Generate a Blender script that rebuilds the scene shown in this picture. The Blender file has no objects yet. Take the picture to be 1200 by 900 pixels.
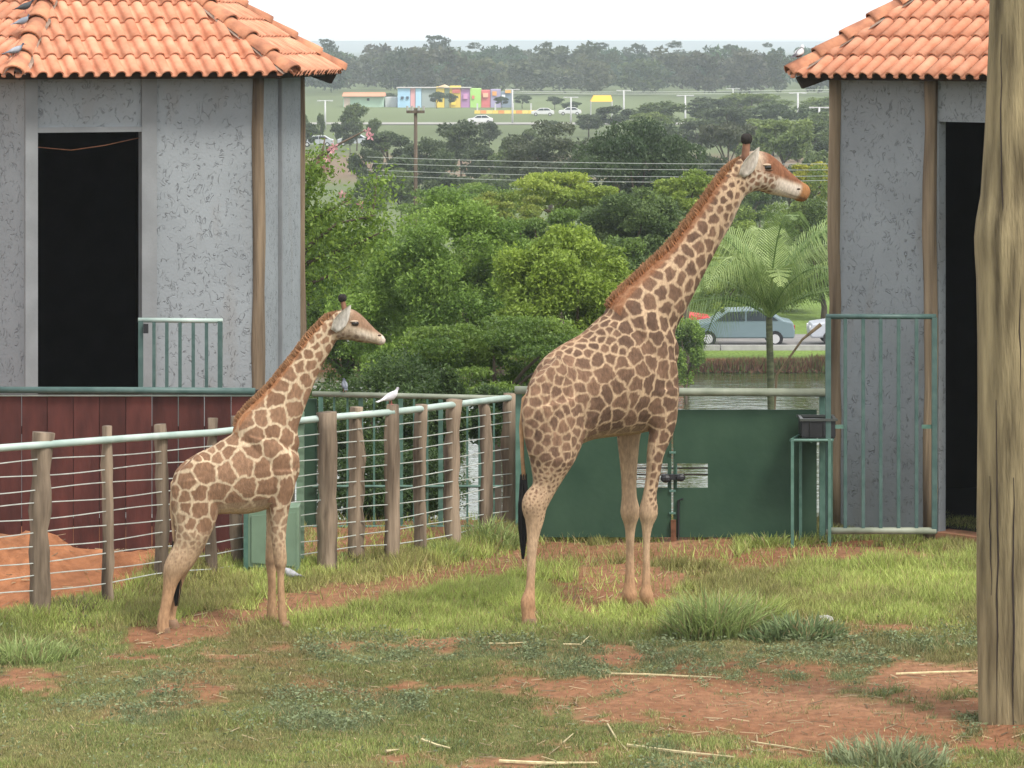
import bpy, bmesh, math, random
import numpy as np
from mathutils import Vector, Matrix, kdtree

random.seed(7)
R = math.radians
scene = bpy.context.scene
col = scene.collection

# ---------------------------------------------------------------- camera
F, CAMH, YH = 4000.0, 5.3, 50.0          # focal length in photo pixels, camera height, horizon row (photo is 1200 x 900)
cam_data = bpy.data.cameras.new('camera')
cam = bpy.data.objects.new('camera', cam_data)
col.objects.link(cam)
cam.location = (0, 0, CAMH)
cam.rotation_euler = (R(90), 0, 0)
cam_data.sensor_width = 36.0
cam_data.lens = F / 1200.0 * 36.0
cam_data.shift_y = -(450.0 - YH) / 1200.0
cam_data.clip_start = 0.5
cam_data.clip_end = 30000
scene.camera = cam

# ---------------------------------------------------------------- sky and sun
SUN_DIR = Vector((0.42, -0.42, 0.80)).normalized()      # towards the sun
SUN_EL = math.asin(SUN_DIR.z)
SUN_AZ = math.atan2(SUN_DIR.x, SUN_DIR.y)
world = bpy.data.worlds.new('World')
scene.world = world
world.use_nodes = True
wn, wl = world.node_tree.nodes, world.node_tree.links
wn.clear()
sky = wn.new('ShaderNodeTexSky')
sky.sky_type = 'NISHITA'
sky.sun_disc = False
sky.sun_elevation = SUN_EL
sky.sun_rotation = SUN_AZ
sky.air_density = 1.0
sky.dust_density = 3.0
hs = wn.new('ShaderNodeHueSaturation')
hs.inputs['Saturation'].default_value = 0.22            # thin white overcast over the blue
hs.inputs['Value'].default_value = 1.0
wmix = wn.new('ShaderNodeMixRGB')
wmix.inputs['Fac'].default_value = 0.55
wmix.inputs['Color2'].default_value = (11.5, 11.8, 12.2, 1)
wbg = wn.new('ShaderNodeBackground')
wbg.inputs['Strength'].default_value = 0.115
wout = wn.new('ShaderNodeOutputWorld')
wl.new(sky.outputs[0], hs.inputs['Color'])
wl.new(hs.outputs[0], wmix.inputs['Color1'])
wl.new(wmix.outputs[0], wbg.inputs['Color'])
wl.new(wbg.outputs[0], wout.inputs['Surface'])

sun_data = bpy.data.lights.new('sun', 'SUN')
sun_data.energy = 2.1
sun_data.angle = R(13)
sun_data.color = (1.0, 0.95, 0.87)
sun = bpy.data.objects.new('sun', sun_data)
col.objects.link(sun)
sun.rotation_euler = (-SUN_DIR).to_track_quat('-Z', 'Y').to_euler()

vs = scene.view_settings
vs.view_transform = 'Standard'
vs.look = 'None'
vs.gamma = 1.0
vs.use_curve_mapping = False
vs.exposure = 0.66
scene.render.engine = 'CYCLES'
cy = scene.cycles
cy.use_denoising = True
cy.max_bounces = 6
cy.diffuse_bounces = 3
cy.glossy_bounces = 3
cy.transmission_bounces = 4
cy.volume_bounces = 2
cy.transparent_max_bounces = 8
cy.sample_clamp_indirect = 6
cy.volume_step_rate = 4
cy.volume_max_steps = 64

# ---------------------------------------------------------------- pixel helpers: a pixel gives a direction, the ground or Y the distance
def P(px, py, Y):
    return Vector(((px - 600) * Y / F, Y, CAMH - (py - YH) * Y / F))

def G(px, py, z=0.0):
    Y = F * (CAMH - z) / (py - YH)
    return Vector(((px - 600) * Y / F, Y, z))

# ---------------------------------------------------------------- numpy noise
_rt = np.random.RandomState(11).rand(256, 256)
def vnoise(x, y):
    xi = np.floor(x).astype(int); yi = np.floor(y).astype(int)
    fx = x - xi; fy = y - yi
    fx = fx * fx * (3 - 2 * fx); fy = fy * fy * (3 - 2 * fy)
    a = _rt[xi % 256, yi % 256]; b = _rt[(xi + 1) % 256, yi % 256]
    c = _rt[xi % 256, (yi + 1) % 256]; d = _rt[(xi + 1) % 256, (yi + 1) % 256]
    return (a * (1 - fx) + b * fx) * (1 - fy) + (c * (1 - fx) + d * fx) * fy

def fbm(x, y, o=4):
    v = 0; a = 0.5; t = 0
    for k in range(o):
        v = v + a * vnoise(x * 2 ** k + 17.3 * k, y * 2 ** k + 9.1 * k); t += a; a *= 0.5
    return v / t

def sstep(e0, e1, x):
    t = np.clip((x - e0) / (e1 - e0), 0, 1)
    return t * t * (3 - 2 * t)

# ---------------------------------------------------------------- object helpers
def props(o, label=None, cat=None, group=None, kind=None):
    if label: o['label'] = label
    if cat: o['category'] = cat
    if group: o['group'] = group
    if kind: o['kind'] = kind
    return o

def empty(name, loc=(0, 0, 0), rz=0.0, label=None, cat=None, group=None, kind=None):
    o = bpy.data.objects.new(name, None)
    o.empty_display_size = 0.2
    col.objects.link(o)
    o.location = loc
    o.rotation_euler = (0, 0, rz)
    return props(o, label, cat, group, kind)

def root_of(o):
    while o.parent: o = o.parent
    return o

def link(name, me, mat=None, parent=None):
    o = bpy.data.objects.new(name, me)
    col.objects.link(o)
    if mat and not me.materials: me.materials.append(mat)
    if parent: o.parent = parent
    return o

def copy_tree(o, parent=None):
    c = o.copy()
    col.objects.link(c)
    c.parent = parent
    for ch in list(o.children): copy_tree(ch, c)
    return c

class MB:
    """collects shapes into one mesh"""
    def __init__(s): s.v = []; s.f = []
    def add(s, vs_, fs_):
        n = len(s.v); s.v += [tuple(q) for q in vs_]; s.f += [tuple(i + n for i in f) for f in fs_]; return s
    def box(s, c, d, rz=0.0, rx=0.0, ry=0.0):
        m = Matrix.Rotation(rz, 3, 'Z') @ Matrix.Rotation(ry, 3, 'Y') @ Matrix.Rotation(rx, 3, 'X')
        c = Vector(c)
        vs_ = [c + m @ Vector((x * d[0] / 2, y * d[1] / 2, z * d[2] / 2)) for x in (-1, 1) for y in (-1, 1) for z in (-1, 1)]
        return s.add(vs_, [(0, 1, 3, 2), (4, 6, 7, 5), (0, 4, 5, 1), (2, 3, 7, 6), (0, 2, 6, 4), (1, 5, 7, 3)])
    def tube(s, pts, rad, n=8, caps=True, jit=0.0, rng=random):
        pts = [Vector(p) for p in pts]
        if not hasattr(rad, '__len__'): rad = [rad] * len(pts)
        rings = []; prev = None
        for i, p in enumerate(pts):
            t = (pts[min(i + 1, len(pts) - 1)] - pts[max(i - 1, 0)]).normalized()
            a = prev if prev is not None else (Vector((1, 0, 0)) if abs(t.x) < 0.8 else Vector((0, 1, 0)))
            u = (a - t * a.dot(t)).normalized(); prev = u
            w = t.cross(u)
            rings.append([p + (u * math.cos(k * 2 * math.pi / n) + w * math.sin(k * 2 * math.pi / n)) * rad[i] * (1 + rng.uniform(-jit, jit)) for k in range(n)])
        vs_ = [q for r in rings for q in r]
        fs_ = [(i * n + k, i * n + (k + 1) % n, (i + 1) * n + (k + 1) % n, (i + 1) * n + k) for i in range(len(pts) - 1) for k in range(n)]
        if caps:
            fs_.append(tuple(range(n - 1, -1, -1))); fs_.append(tuple((len(pts) - 1) * n + k for k in range(n)))
        return s.add(vs_, fs_)
    def ball(s, c, r, n=10, m=6):
        if not hasattr(r, '__len__'): r = (r, r, r)
        c = Vector(c); vs_ = [c + Vector((0, 0, r[2]))]
        for j in range(1, m):
            a = math.pi * j / m
            for k in range(n):
                b = 2 * math.pi * k / n
                vs_.append(c + Vector((r[0] * math.sin(a) * math.cos(b), r[1] * math.sin(a) * math.sin(b), r[2] * math.cos(a))))
        vs_.append(c - Vector((0, 0, r[2])))
        fs_ = [(0, 1 + k, 1 + (k + 1) % n) for k in range(n)]
        for j in range(m - 2):
            for k in range(n):
                a = 1 + j * n
                fs_.append((a + k, a + n + k, a + n + (k + 1) % n, a + (k + 1) % n))
        e = len(vs_) - 1; a = 1 + (m - 2) * n
        fs_ += [(e, a + (k + 1) % n, a + k) for k in range(n)]
        return s.add(vs_, fs_)
    def prism(s, poly, d, origin=(0, 0, 0), ux=(1, 0, 0), uy=(0, 0, 1)):
        """polygon in plane (ux, uy) swept by vector d"""
        o = Vector(origin); ux = Vector(ux); uy = Vector(uy); d = Vector(d); n = len(poly)
        a = [o + ux * p[0] + uy * p[1] for p in poly]
        return s.add(a + [q + d for q in a], [tuple(range(n - 1, -1, -1)), tuple(range(n, 2 * n))] + [(k, (k + 1) % n, n + (k + 1) % n, n + k) for k in range(n)])
    def build(s, name, mat, parent=None, smooth=False, local=False, fix=True):
        off = Vector((0, 0, 0))
        if parent is not None and not local: off = root_of(parent).location
        me = bpy.data.meshes.new(name)
        me.from_pydata([(v[0] - off[0], v[1] - off[1], v[2] - off[2]) for v in s.v], [], s.f)
        if fix:
            bm = bmesh.new(); bm.from_mesh(me); bmesh.ops.recalc_face_normals(bm, faces=bm.faces); bm.to_mesh(me); bm.free()
        if smooth:
            me.polygons.foreach_set('use_smooth', [True] * len(me.polygons))
        me.update()
        return link(name, me, mat, parent)

def bevel(o, w=0.004, seg=1):
    m = o.modifiers.new('bevel', 'BEVEL'); m.width = w; m.segments = seg; m.limit_method = 'ANGLE'
    return o

def fastmesh(name, V, Fc, C=None, smooth=False):
    """V (n,3), Fc (m,k) uniform faces, C (n,3) point colours"""
    V = np.ascontiguousarray(V, dtype=np.float32); Fc = np.ascontiguousarray(Fc, dtype=np.int32)
    me = bpy.data.meshes.new(name)
    me.vertices.add(len(V)); me.vertices.foreach_set('co', V.ravel())
    m, k = Fc.shape
    me.loops.add(m * k); me.loops.foreach_set('vertex_index', Fc.ravel())
    me.polygons.add(m); me.polygons.foreach_set('loop_start', np.arange(0, m * k, k, dtype=np.int32))
    me.update(calc_edges=True)
    if smooth: me.polygons.foreach_set('use_smooth', np.ones(m, dtype=bool))
    if C is not None:
        at = me.color_attributes.new('Col', 'FLOAT_COLOR', 'POINT')
        c4 = np.ones((len(V), 4), dtype=np.float32); c4[:, :3] = C
        at.data.foreach_set('color', c4.ravel())
    me.validate()
    return me

# ---------------------------------------------------------------- materials
def pmat(name, base, rough=0.8, var=0.15, scale=6.0, bump=0.0, bscale=30.0, spec=0.3, metal=0.0, stretch=(1, 1, 1),
         col2=None, attr=False, rnd=0.0, detail=5.0, trans=0.0, contrast=(0.3, 0.7)):
    m = bpy.data.materials.new(name); m.use_nodes = True
    n, l = m.node_tree.nodes, m.node_tree.links
    b = n['Principled BSDF']
    b.inputs['Roughness'].default_value = rough
    b.inputs['Specular IOR Level'].default_value = spec
    b.inputs['Metallic'].default_value = metal
    tc = n.new('ShaderNodeTexCoord'); mp = n.new('ShaderNodeMapping')
    mp.inputs['Scale'].default_value = stretch
    l.new(tc.outputs['Object'], mp.inputs['Vector'])
    oi = n.new('ShaderNodeObjectInfo')
    if rnd:
        mu = n.new('ShaderNodeMath'); mu.operation = 'MULTIPLY'; mu.inputs[1].default_value = 50
        l.new(oi.outputs['Random'], mu.inputs[0]); l.new(mu.outputs[0], mp.inputs['Location'])
    nz = n.new('ShaderNodeTexNoise'); nz.inputs['Scale'].default_value = scale; nz.inputs['Detail'].default_value = detail
    l.new(mp.outputs[0], nz.inputs['Vector'])
    rp = n.new('ShaderNodeValToRGB')
    rp.color_ramp.elements[0].position, rp.color_ramp.elements[1].position = contrast
    if col2 is None:
        c0 = tuple(x * (1 - var) for x in base); c1 = tuple(min(1, x * (1 + var)) for x in base)
    else: c0, c1 = base, col2
    rp.color_ramp.elements[0].color = (*c0, 1); rp.color_ramp.elements[1].color = (*c1, 1)
    l.new(nz.outputs['Fac'], rp.inputs['Fac'])
    out = rp.outputs['Color']
    if attr:
        at = n.new('ShaderNodeVertexColor'); at.layer_name = 'Col'
        mx = n.new('ShaderNodeMixRGB'); mx.blend_type = 'MULTIPLY'; mx.inputs['Fac'].default_value = 1
        l.new(at.outputs['Color'], mx.inputs['Color1']); l.new(out, mx.inputs['Color2']); out = mx.outputs[0]
    if rnd:
        hsv = n.new('ShaderNodeHueSaturation')
        mr = n.new('ShaderNodeMapRange'); mr.inputs['To Min'].default_value = 1 - rnd; mr.inputs['To Max'].default_value = 1 + rnd
        l.new(oi.outputs['Random'], mr.inputs['Value']); l.new(mr.outputs[0], hsv.inputs['Value'])
        l.new(out, hsv.inputs['Color']); out = hsv.outputs[0]
    l.new(out, b.inputs['Base Color'])
    if bump:
        n2 = n.new('ShaderNodeTexNoise'); n2.inputs['Scale'].default_value = bscale; n2.inputs['Detail'].default_value = 6
        l.new(mp.outputs[0], n2.inputs['Vector'])
        bp = n.new('ShaderNodeBump'); bp.inputs['Strength'].default_value = bump; bp.inputs['Distance'].default_value = 0.02
        l.new(n2.outputs['Fac'], bp.inputs['Height']); l.new(bp.outputs[0], b.inputs['Normal'])
    if trans:
        tr = n.new('ShaderNodeBsdfTranslucent'); l.new(out, tr.inputs['Color'])
        ms = n.new('ShaderNodeMixShader'); ms.inputs['Fac'].default_value = trans
        l.new(b.outputs[0], ms.inputs[1]); l.new(tr.outputs[0], ms.inputs[2])
        l.new(ms.outputs[0], n['Material Output'].inputs['Surface'])
    return m

M = {}
M['leaf'] = pmat('leaf', (1, 1, 1), 0.5, 0.15, 0.6, attr=True, trans=0.42, spec=0.35)
M['blade'] = pmat('blade', (1, 1, 1), 0.6, 0.15, 2.0, attr=True, trans=0.3, spec=0.25)
M['bark'] = pmat('bark', (0.10, 0.075, 0.055), 0.9, 0.4, 5, bump=0.5, bscale=20, stretch=(1, 1, 0.25))
M['post_wood'] = pmat('post_wood', (0.07, 0.050, 0.034), 0.92, 0, 9, bump=0.9, bscale=26, stretch=(1, 1, 0.10), col2=(0.27, 0.205, 0.145), rnd=0.25, detail=10, contrast=(0.34, 0.64))
M['old_wood'] = pmat('old_wood', (0.085, 0.06, 0.04), 0.9, 0, 5, bump=0.9, bscale=24, stretch=(1.4, 1.4, 0.08), col2=(0.34, 0.255, 0.165), rnd=0.1, detail=10, contrast=(0.34, 0.66))
M['red_board'] = pmat('red_board', (0.045, 0.015, 0.013), 0.75, 0, 6, bump=0.3, bscale=25, stretch=(1, 1, 0.3), col2=(0.098, 0.030, 0.024), rnd=0.22, spec=0.25)
M['green_steel'] = pmat('green_steel', (0.05, 0.115, 0.085), 0.5, 0, 9, col2=(0.10, 0.19, 0.15), spec=0.4)
M['teal_steel'] = pmat('teal_steel', (0.040, 0.082, 0.073), 0.5, 0, 9, col2=(0.075, 0.125, 0.112), spec=0.4)
M['gate_steel'] = pmat('gate_steel', (0.016, 0.046, 0.026), 0.6, 0, 2.2, col2=(0.032, 0.070, 0.040), spec=0.3, bump=0.12, bscale=12)
M['pale_pipe'] = pmat('pale_pipe', (0.27, 0.36, 0.32), 0.45, 0, 4, col2=(0.45, 0.52, 0.47), spec=0.4, stretch=(1, 1, 1))
M['dull_pipe'] = pmat('dull_pipe', (0.15, 0.17, 0.12), 0.55, 0, 5, col2=(0.28, 0.30, 0.23), spec=0.4)
M['wire'] = pmat('wire', (0.40, 0.42, 0.38), 0.5, 0.2, 10, spec=0.4)
M['box_green'] = pmat('box_green', (0.145, 0.215, 0.145), 0.55, 0.12, 4, spec=0.35, bump=0.05)
M['rust'] = pmat('rust', (0.14, 0.06, 0.03), 0.85, 0.4, 12)
M['black_plastic'] = pmat('black_plastic', (0.02, 0.02, 0.022), 0.5, 0.2, 10)
M['inside_shade'] = pmat('inside_shade', (0.008, 0.0075, 0.007), 0.95, 0.3, 4)  # doorway darkness put into the colour of the inner panels and floor
M['dark_timber'] = pmat('dark_timber', (0.035, 0.025, 0.02), 0.9, 0.3, 6)
M['smooth_grey'] = pmat('smooth_grey', (0.20, 0.21, 0.215), 0.85, 0.12, 3, bump=0.15, bscale=30)
M['tile'] = pmat('tile', (0.50, 0.195, 0.11), 0.82, 0, 5, bump=0.25, bscale=40, col2=(0.66, 0.325, 0.205), rnd=0.13, spec=0.2)
M['cap_tile'] = pmat('cap_tile', (0.30, 0.13, 0.08), 0.88, 0, 5, bump=0.4, bscale=30, col2=(0.60, 0.27, 0.15), rnd=0.2, spec=0.2)
M['mortar'] = pmat('mortar', (0.24, 0.17, 0.13), 0.95, 0.35, 9, bump=0.6, bscale=25)
M['straw'] = pmat('straw', (0.50, 0.42, 0.24), 0.85, 0.25, 20, rnd=0.25)
M['white_paint'] = pmat('white_paint', (0.75, 0.75, 0.74), 0.6, 0.05, 3)
M['concrete'] = pmat('concrete', (0.36, 0.35, 0.33), 0.9, 0.15, 3)
M['metal_pole'] = pmat('metal_pole', (0.5, 0.5, 0.5), 0.5, 0.1, 3)

def stucco(name='stucco'):
    """grey trowelled stucco with broken worm-shaped grooves"""
    m = pmat(name, (0.24, 0.26, 0.272), 0.88, 0.10, 1.3, spec=0.2)
    n, l = m.node_tree.nodes, m.node_tree.links
    b = n['Principled BSDF']
    base = b.inputs['Base Color'].links[0].from_socket
    tc = n.new('ShaderNodeTexCoord')
    mp = n.new('ShaderNodeMapping'); mp.inputs['Scale'].default_value = (1, 1, 0.72)
    l.new(tc.outputs['Object'], mp.inputs['Vector'])
    a = n.new('ShaderNodeTexNoise'); a.inputs['Scale'].default_value = 8.5; a.inputs['Detail'].default_value = 2.0; a.inputs['Distortion'].default_value = 1.6
    l.new(mp.outputs[0], a.inputs['Vector'])
    s1 = n.new('ShaderNodeMath'); s1.operation = 'SUBTRACT'; s1.inputs[1].default_value = 0.5
    l.new(a.outputs['Fac'], s1.inputs[0])
    s2 = n.new('ShaderNodeMath'); s2.operation = 'ABSOLUTE'; l.new(s1.outputs[0], s2.inputs[0])
    mr = n.new('ShaderNodeMapRange'); mr.inputs['From Min'].default_value = 0.0; mr.inputs['From Max'].default_value = 0.026
    mr.inputs['To Min'].default_value = 1; mr.inputs['To Max'].default_value = 0
    l.new(s2.outputs[0], mr.inputs['Value'])
    k = n.new('ShaderNodeTexNoise'); k.inputs['Scale'].default_value = 12; k.inputs['Detail'].default_value = 1
    l.new(tc.outputs['Object'], k.inputs['Vector'])
    kr = n.new('ShaderNodeMapRange'); kr.inputs['From Min'].default_value = 0.46; kr.inputs['From Max'].default_value = 0.60
    l.new(k.outputs['Fac'], kr.inputs['Value'])
    g = n.new('ShaderNodeMath'); g.operation = 'MULTIPLY'; l.new(mr.outputs[0], g.inputs[0]); l.new(kr.outputs[0], g.inputs[1])
    g2 = n.new('ShaderNodeMath'); g2.operation = 'MULTIPLY'; g2.inputs[1].default_value = 0.62; l.new(g.outputs[0], g2.inputs[0])
    mx = n.new('ShaderNodeMixRGB'); mx.inputs['Color2'].default_value = (0.10, 0.105, 0.115, 1)
    l.new(g2.outputs[0], mx.inputs['Fac']); l.new(base, mx.inputs['Color1'])
    # brown damp stains that run down from the top
    st = n.new('ShaderNodeTexNoise'); st.inputs['Scale'].default_value = 2.6; st.inputs['Detail'].default_value = 4
    ms = n.new('ShaderNodeMapping'); ms.inputs['Scale'].default_value = (1, 1, 0.3)
    l.new(tc.outputs['Object'], ms.inputs['Vector']); l.new(ms.outputs[0], st.inputs['Vector'])
    sr = n.new('ShaderNodeMapRange'); sr.inputs['From Min'].default_value = 0.56; sr.inputs['From Max'].default_value = 0.78; sr.inputs['To Max'].default_value = 0.4
    l.new(st.outputs['Fac'], sr.inputs['Value'])
    mx2 = n.new('ShaderNodeMixRGB'); mx2.inputs['Color2'].default_value = (0.20, 0.17, 0.14, 1)
    l.new(sr.outputs[0], mx2.inputs['Fac']); l.new(mx.outputs[0], mx2.inputs['Color1'])
    l.new(mx2.outputs[0], b.inputs['Base Color'])
    bp = n.new('ShaderNodeBump'); bp.inputs['Strength'].default_value = 0.75; bp.inputs['Distance'].default_value = 0.012; bp.invert = True
    ad = n.new('ShaderNodeMath'); ad.operation = 'MULTIPLY_ADD'; ad.inputs[1].default_value = 0.5
    fz = n.new('ShaderNodeTexNoise'); fz.inputs['Scale'].default_value = 35; fz.inputs['Detail'].default_value = 4
    l.new(tc.outputs['Object'], fz.inputs['Vector'])
    l.new(fz.outputs['Fac'], ad.inputs[0]); l.new(g.outputs[0], ad.inputs[2])
    l.new(ad.outputs[0], bp.inputs['Height']); l.new(bp.outputs[0], b.inputs['Normal'])
    return m
M['stucco'] = stucco()
# ================================================================ terrain
FENCE_LINE = np.array([(-120, 750), (48, 725), (125, 714), (187, 693), (277, 676), (380, 674), (460, 667), (533, 651), (600, 632), (625, 628)], float)
PATH_LINE = np.array([(150, 748), (215, 740), (330, 716), (470, 688), (600, 660), (700, 650), (840, 640)], float)

def terrain_h(x, y):
    x = np.asarray(x, float); y = np.asarray(y, float)
    h = -6.7 * (1 - np.exp(-np.maximum(y - 37.9, 0) / 6.0)) - 0.05 * sstep(60, 86, y)
    pond = sstep(-17, -13, x) * (1 - sstep(58, 66, x)) * sstep(82, 88, y) * (1 - sstep(129.0, 129.7, y))
    h = h - 1.6 * pond
    h = h + 0.25 * sstep(129.6, 131, y) - 1.5 * sstep(145, 200, y)
    und = (fbm(x * 0.9, y * 0.9, 3) - 0.5) * 0.10 + (fbm(x * 4 + 5, y * 4, 3) - 0.5) * 0.045
    h = h + und * (1 - sstep(36.2, 40, y)) + (fbm(x * 0.12, y * 0.12, 3) - 0.5) * 0.6 * sstep(42, 50, y) * (1 - sstep(84, 88, y))
    # heap of red earth between the wire fence and the boards
    fx = 600 + x * F / np.maximum(y, 1); fy = YH + CAMH * F / np.maximum(y, 1)
    heap = np.exp(-((x + 5.0) / 1.35) ** 2 - ((y - 33.6) / 0.75) ** 2) * 0.46 + np.exp(-((x + 3.4) / 0.55) ** 2 - ((y - 33.7) / 0.6) ** 2) * 0.15 \
        + np.exp(-((x + 7.5) / 1.6) ** 2 - ((y - 33.6) / 0.8) ** 2) * 0.45
    h = h + heap * (0.55 + 0.9 * fbm(x * 2.6, y * 2.6, 5)) + (heap > .02) * (fbm(x * 9, y * 9, 3) - .5) * .05
    # low bank of soil along the foot of the wire fence
    fl = np.interp(fx, FENCE_LINE[:, 0], FENCE_LINE[:, 1])
    h = h + 0.07 * np.exp(-((fy - fl) / 11) ** 2) * (fx < 620) * (y < 40)
    # behind the photographer the slope goes on up
    return h

DIRT = [(330, 716, 70, 9, .5), (720, 688, 120, 34, 1.25), (640, 650, 130, 20, 1.6), (770, 645, 110, 22, 1.6), (715, 771, 42, 17, .9), (700, 757, 60, 5, .5),
        (850, 826, 240, 44, 1.05), (1010, 850, 190, 55, .95), (1100, 800, 110, 30, .85), (690, 808, 90, 14, .75), (985, 650, 135, 20, 1.3), (900, 660, 70, 14, 1.0),
        (930, 735, 70, 10, .5), (1040, 740, 70, 12, .55), (15, 797, 75, 18, .9), (150, 768, 60, 9, .7), (230, 812, 60, 9, .5), (250, 766, 40, 6, .5),
        (480, 756, 150, 8, .45), (560, 800, 120, 8, .35), (820, 885, 160, 14, .55), (560, 895, 160, 10, .4), (1170, 860, 60, 30, .9), (405, 760, 14, 6, .8)]

def near_masks(x, y):
    """dirt share, tallness and tone of the grass in the paddock, all on the ground plane"""
    px = 600 + x * F / y; py = YH + CAMH * F / y
    val = np.full(np.shape(x), -1.0)
    for cx, cyy, rx, ry, s in DIRT:
        d = np.sqrt(((px - cx) / rx) ** 2 + ((py - cyy) / ry) ** 2)
        val = np.maximum(val, s * (1.0 - d))
    pl = np.interp(px, PATH_LINE[:, 0], PATH_LINE[:, 1])
    val = np.maximum(val, np.where((px > 150) & (px < 860), 1.15 * (1 - np.abs(py - pl) / 17), -1))
    fl = np.interp(px, FENCE_LINE[:, 0], FENCE_LINE[:, 1])
    behind = (py < fl - 2) & (px < 620)
    val = np.where(behind, np.maximum(val, np.where(px < 330, 1.3, 0.7)), val)
    n1 = fbm(x * 1.6 + 3, y * 1.1, 4) - 0.5
    n2 = fbm(x * 7 + 31, y * 5, 3) - 0.5
    dirt = sstep(-0.10, 0.50, val + n1 * 1.0 + n2 * 1.2)
    dirt = np.maximum(dirt, 0.55 * sstep(0.10, 0.30, n1 + n2 * 0.6) * (py > 735))
    # a green band right along the foot of the fence
    dirt = dirt * (1 - 0.85 * np.exp(-((py - fl - 3) / 9) ** 2) * (px < 620) * (px > 20))
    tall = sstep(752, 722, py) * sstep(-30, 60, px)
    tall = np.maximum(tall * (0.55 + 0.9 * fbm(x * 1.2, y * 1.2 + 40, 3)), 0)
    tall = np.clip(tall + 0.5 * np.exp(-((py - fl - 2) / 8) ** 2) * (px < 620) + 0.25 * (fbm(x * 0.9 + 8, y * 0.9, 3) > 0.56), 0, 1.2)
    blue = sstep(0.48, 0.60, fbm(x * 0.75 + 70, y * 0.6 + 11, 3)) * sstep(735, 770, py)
    return dirt, tall, blue

def build_terrain():
    xs0 = np.arange(-6.4, 6.41, 0.1)
    g = []; st = 0.14; v = 6.4
    while v < 6000: v += st; st *= 1.09; g.append(v)
    g = np.array(g); xs = np.concatenate([-g[::-1], xs0, g])
    ys = list(np.arange(-30, 22, 2.0)) + list(np.arange(22.5, 38.5, 0.1)); v = ys[-1]; st = 0.15
    while v < 9500:
        if 126 < v < 133: v += 0.3
        else: v += st; st *= 1.035 if v < 133 else 1.06
        ys.append(v)
    ys = np.array(ys)
    X, Y = np.meshgrid(xs, ys)
    Z = terrain_h(X, Y)
    dirt, tall, blue = near_masks(X, np.maximum(Y, 5.0))
    nx, ny = len(xs), len(ys)
    D3 = np.array((0.205, 0.085, 0.040)); D4 = np.array((0.34, 0.185, 0.105)); D5 = np.array((0.26, 0.085, 0.035))
    nn = fbm(X * 0.8 + 50, Y * 0.8, 4)[..., None]
    dcol = D3 * (1 - nn) + D4 * nn
    px = 600 + X * F / np.maximum(Y, 5); py = YH + CAMH * F / np.maximum(Y, 5)
    heapw = (sstep(0, -20, py - np.interp(px, FENCE_LINE[:, 0], FENCE_LINE[:, 1])) * (px < 330))[..., None]
    dcol = dcol * (1 - heapw) + (np.array((0.37, 0.158, 0.075)) * (0.7 + 0.6 * nn)) * heapw
    gcol = np.array((0.15, 0.155, 0.055)) * (0.75 + 0.5 * nn)
    C = dcol * dirt[..., None] + gcol * (1 - dirt[..., None])
    # beyond the gates: rough grass slope, bank, fields
    wild = np.array((0.06, 0.10, 0.03)) * (0.6 + 0.8 * fbm(X * 0.3, Y * 0.3, 4)[..., None])
    k = sstep(37.5, 41, Y)[..., None]; C = C * (1 - k) + wild * k
    bank = np.array((0.17, 0.25, 0.06)) * (0.75 + 0.5 * fbm(X * 0.5, Y * 0.8, 3)[..., None])
    k = sstep(129.9, 130.3, Y)[..., None]; C = C * (1 - k) + bank * k
    k = (sstep(129.0, 129.4, Y) * (1 - sstep(129.75, 130.1, Y)))[..., None]; C = C * (1 - k) + np.array((0.13, 0.065, 0.035)) * k
    field = np.array((0.145, 0.18, 0.085)) * (0.6 + 0.8 * fbm(X * 0.02, Y * 0.012, 4)[..., None])
    k = sstep(150, 260, Y)[..., None]; C = C * (1 - k) + field * k
    brown = np.array((0.22, 0.16, 0.11))
    k = (sstep(315, 340, Y) * (1 - sstep(385, 420, Y)) * sstep(0.38, 0.5, fbm(X * 0.03 + 4, Y * 0.01, 3)))[..., None]; C = C * (1 - k) + brown * k
    k = (sstep(1000, 1300, Y))[..., None]; C = C * (1 - k) + np.array((0.07, 0.09, 0.045)) * k
    V = np.stack([X, Y, Z], -1).reshape(-1, 3)
    i = np.arange(nx - 1)[None, :] + nx * np.arange(ny - 1)[:, None]
    Fc = np.stack([i, i + 1, i + nx + 1, i + nx], -1).reshape(-1, 4)
    me = fastmesh('ground', V, Fc, C.reshape(-1, 3), smooth=True)
    m = pmat('soil', (1, 1, 1), 0.95, 0.0, 9.0, attr=True, spec=0.1, bump=1.0, bscale=11, col2=(0.62, 0.6, 0.6), detail=10)
    m.node_tree.nodes['Bump'].inputs['Distance'].default_value = 0.05
    o = link('ground', me, m); props(o, kind='structure')
    return o
build_terrain()

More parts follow.
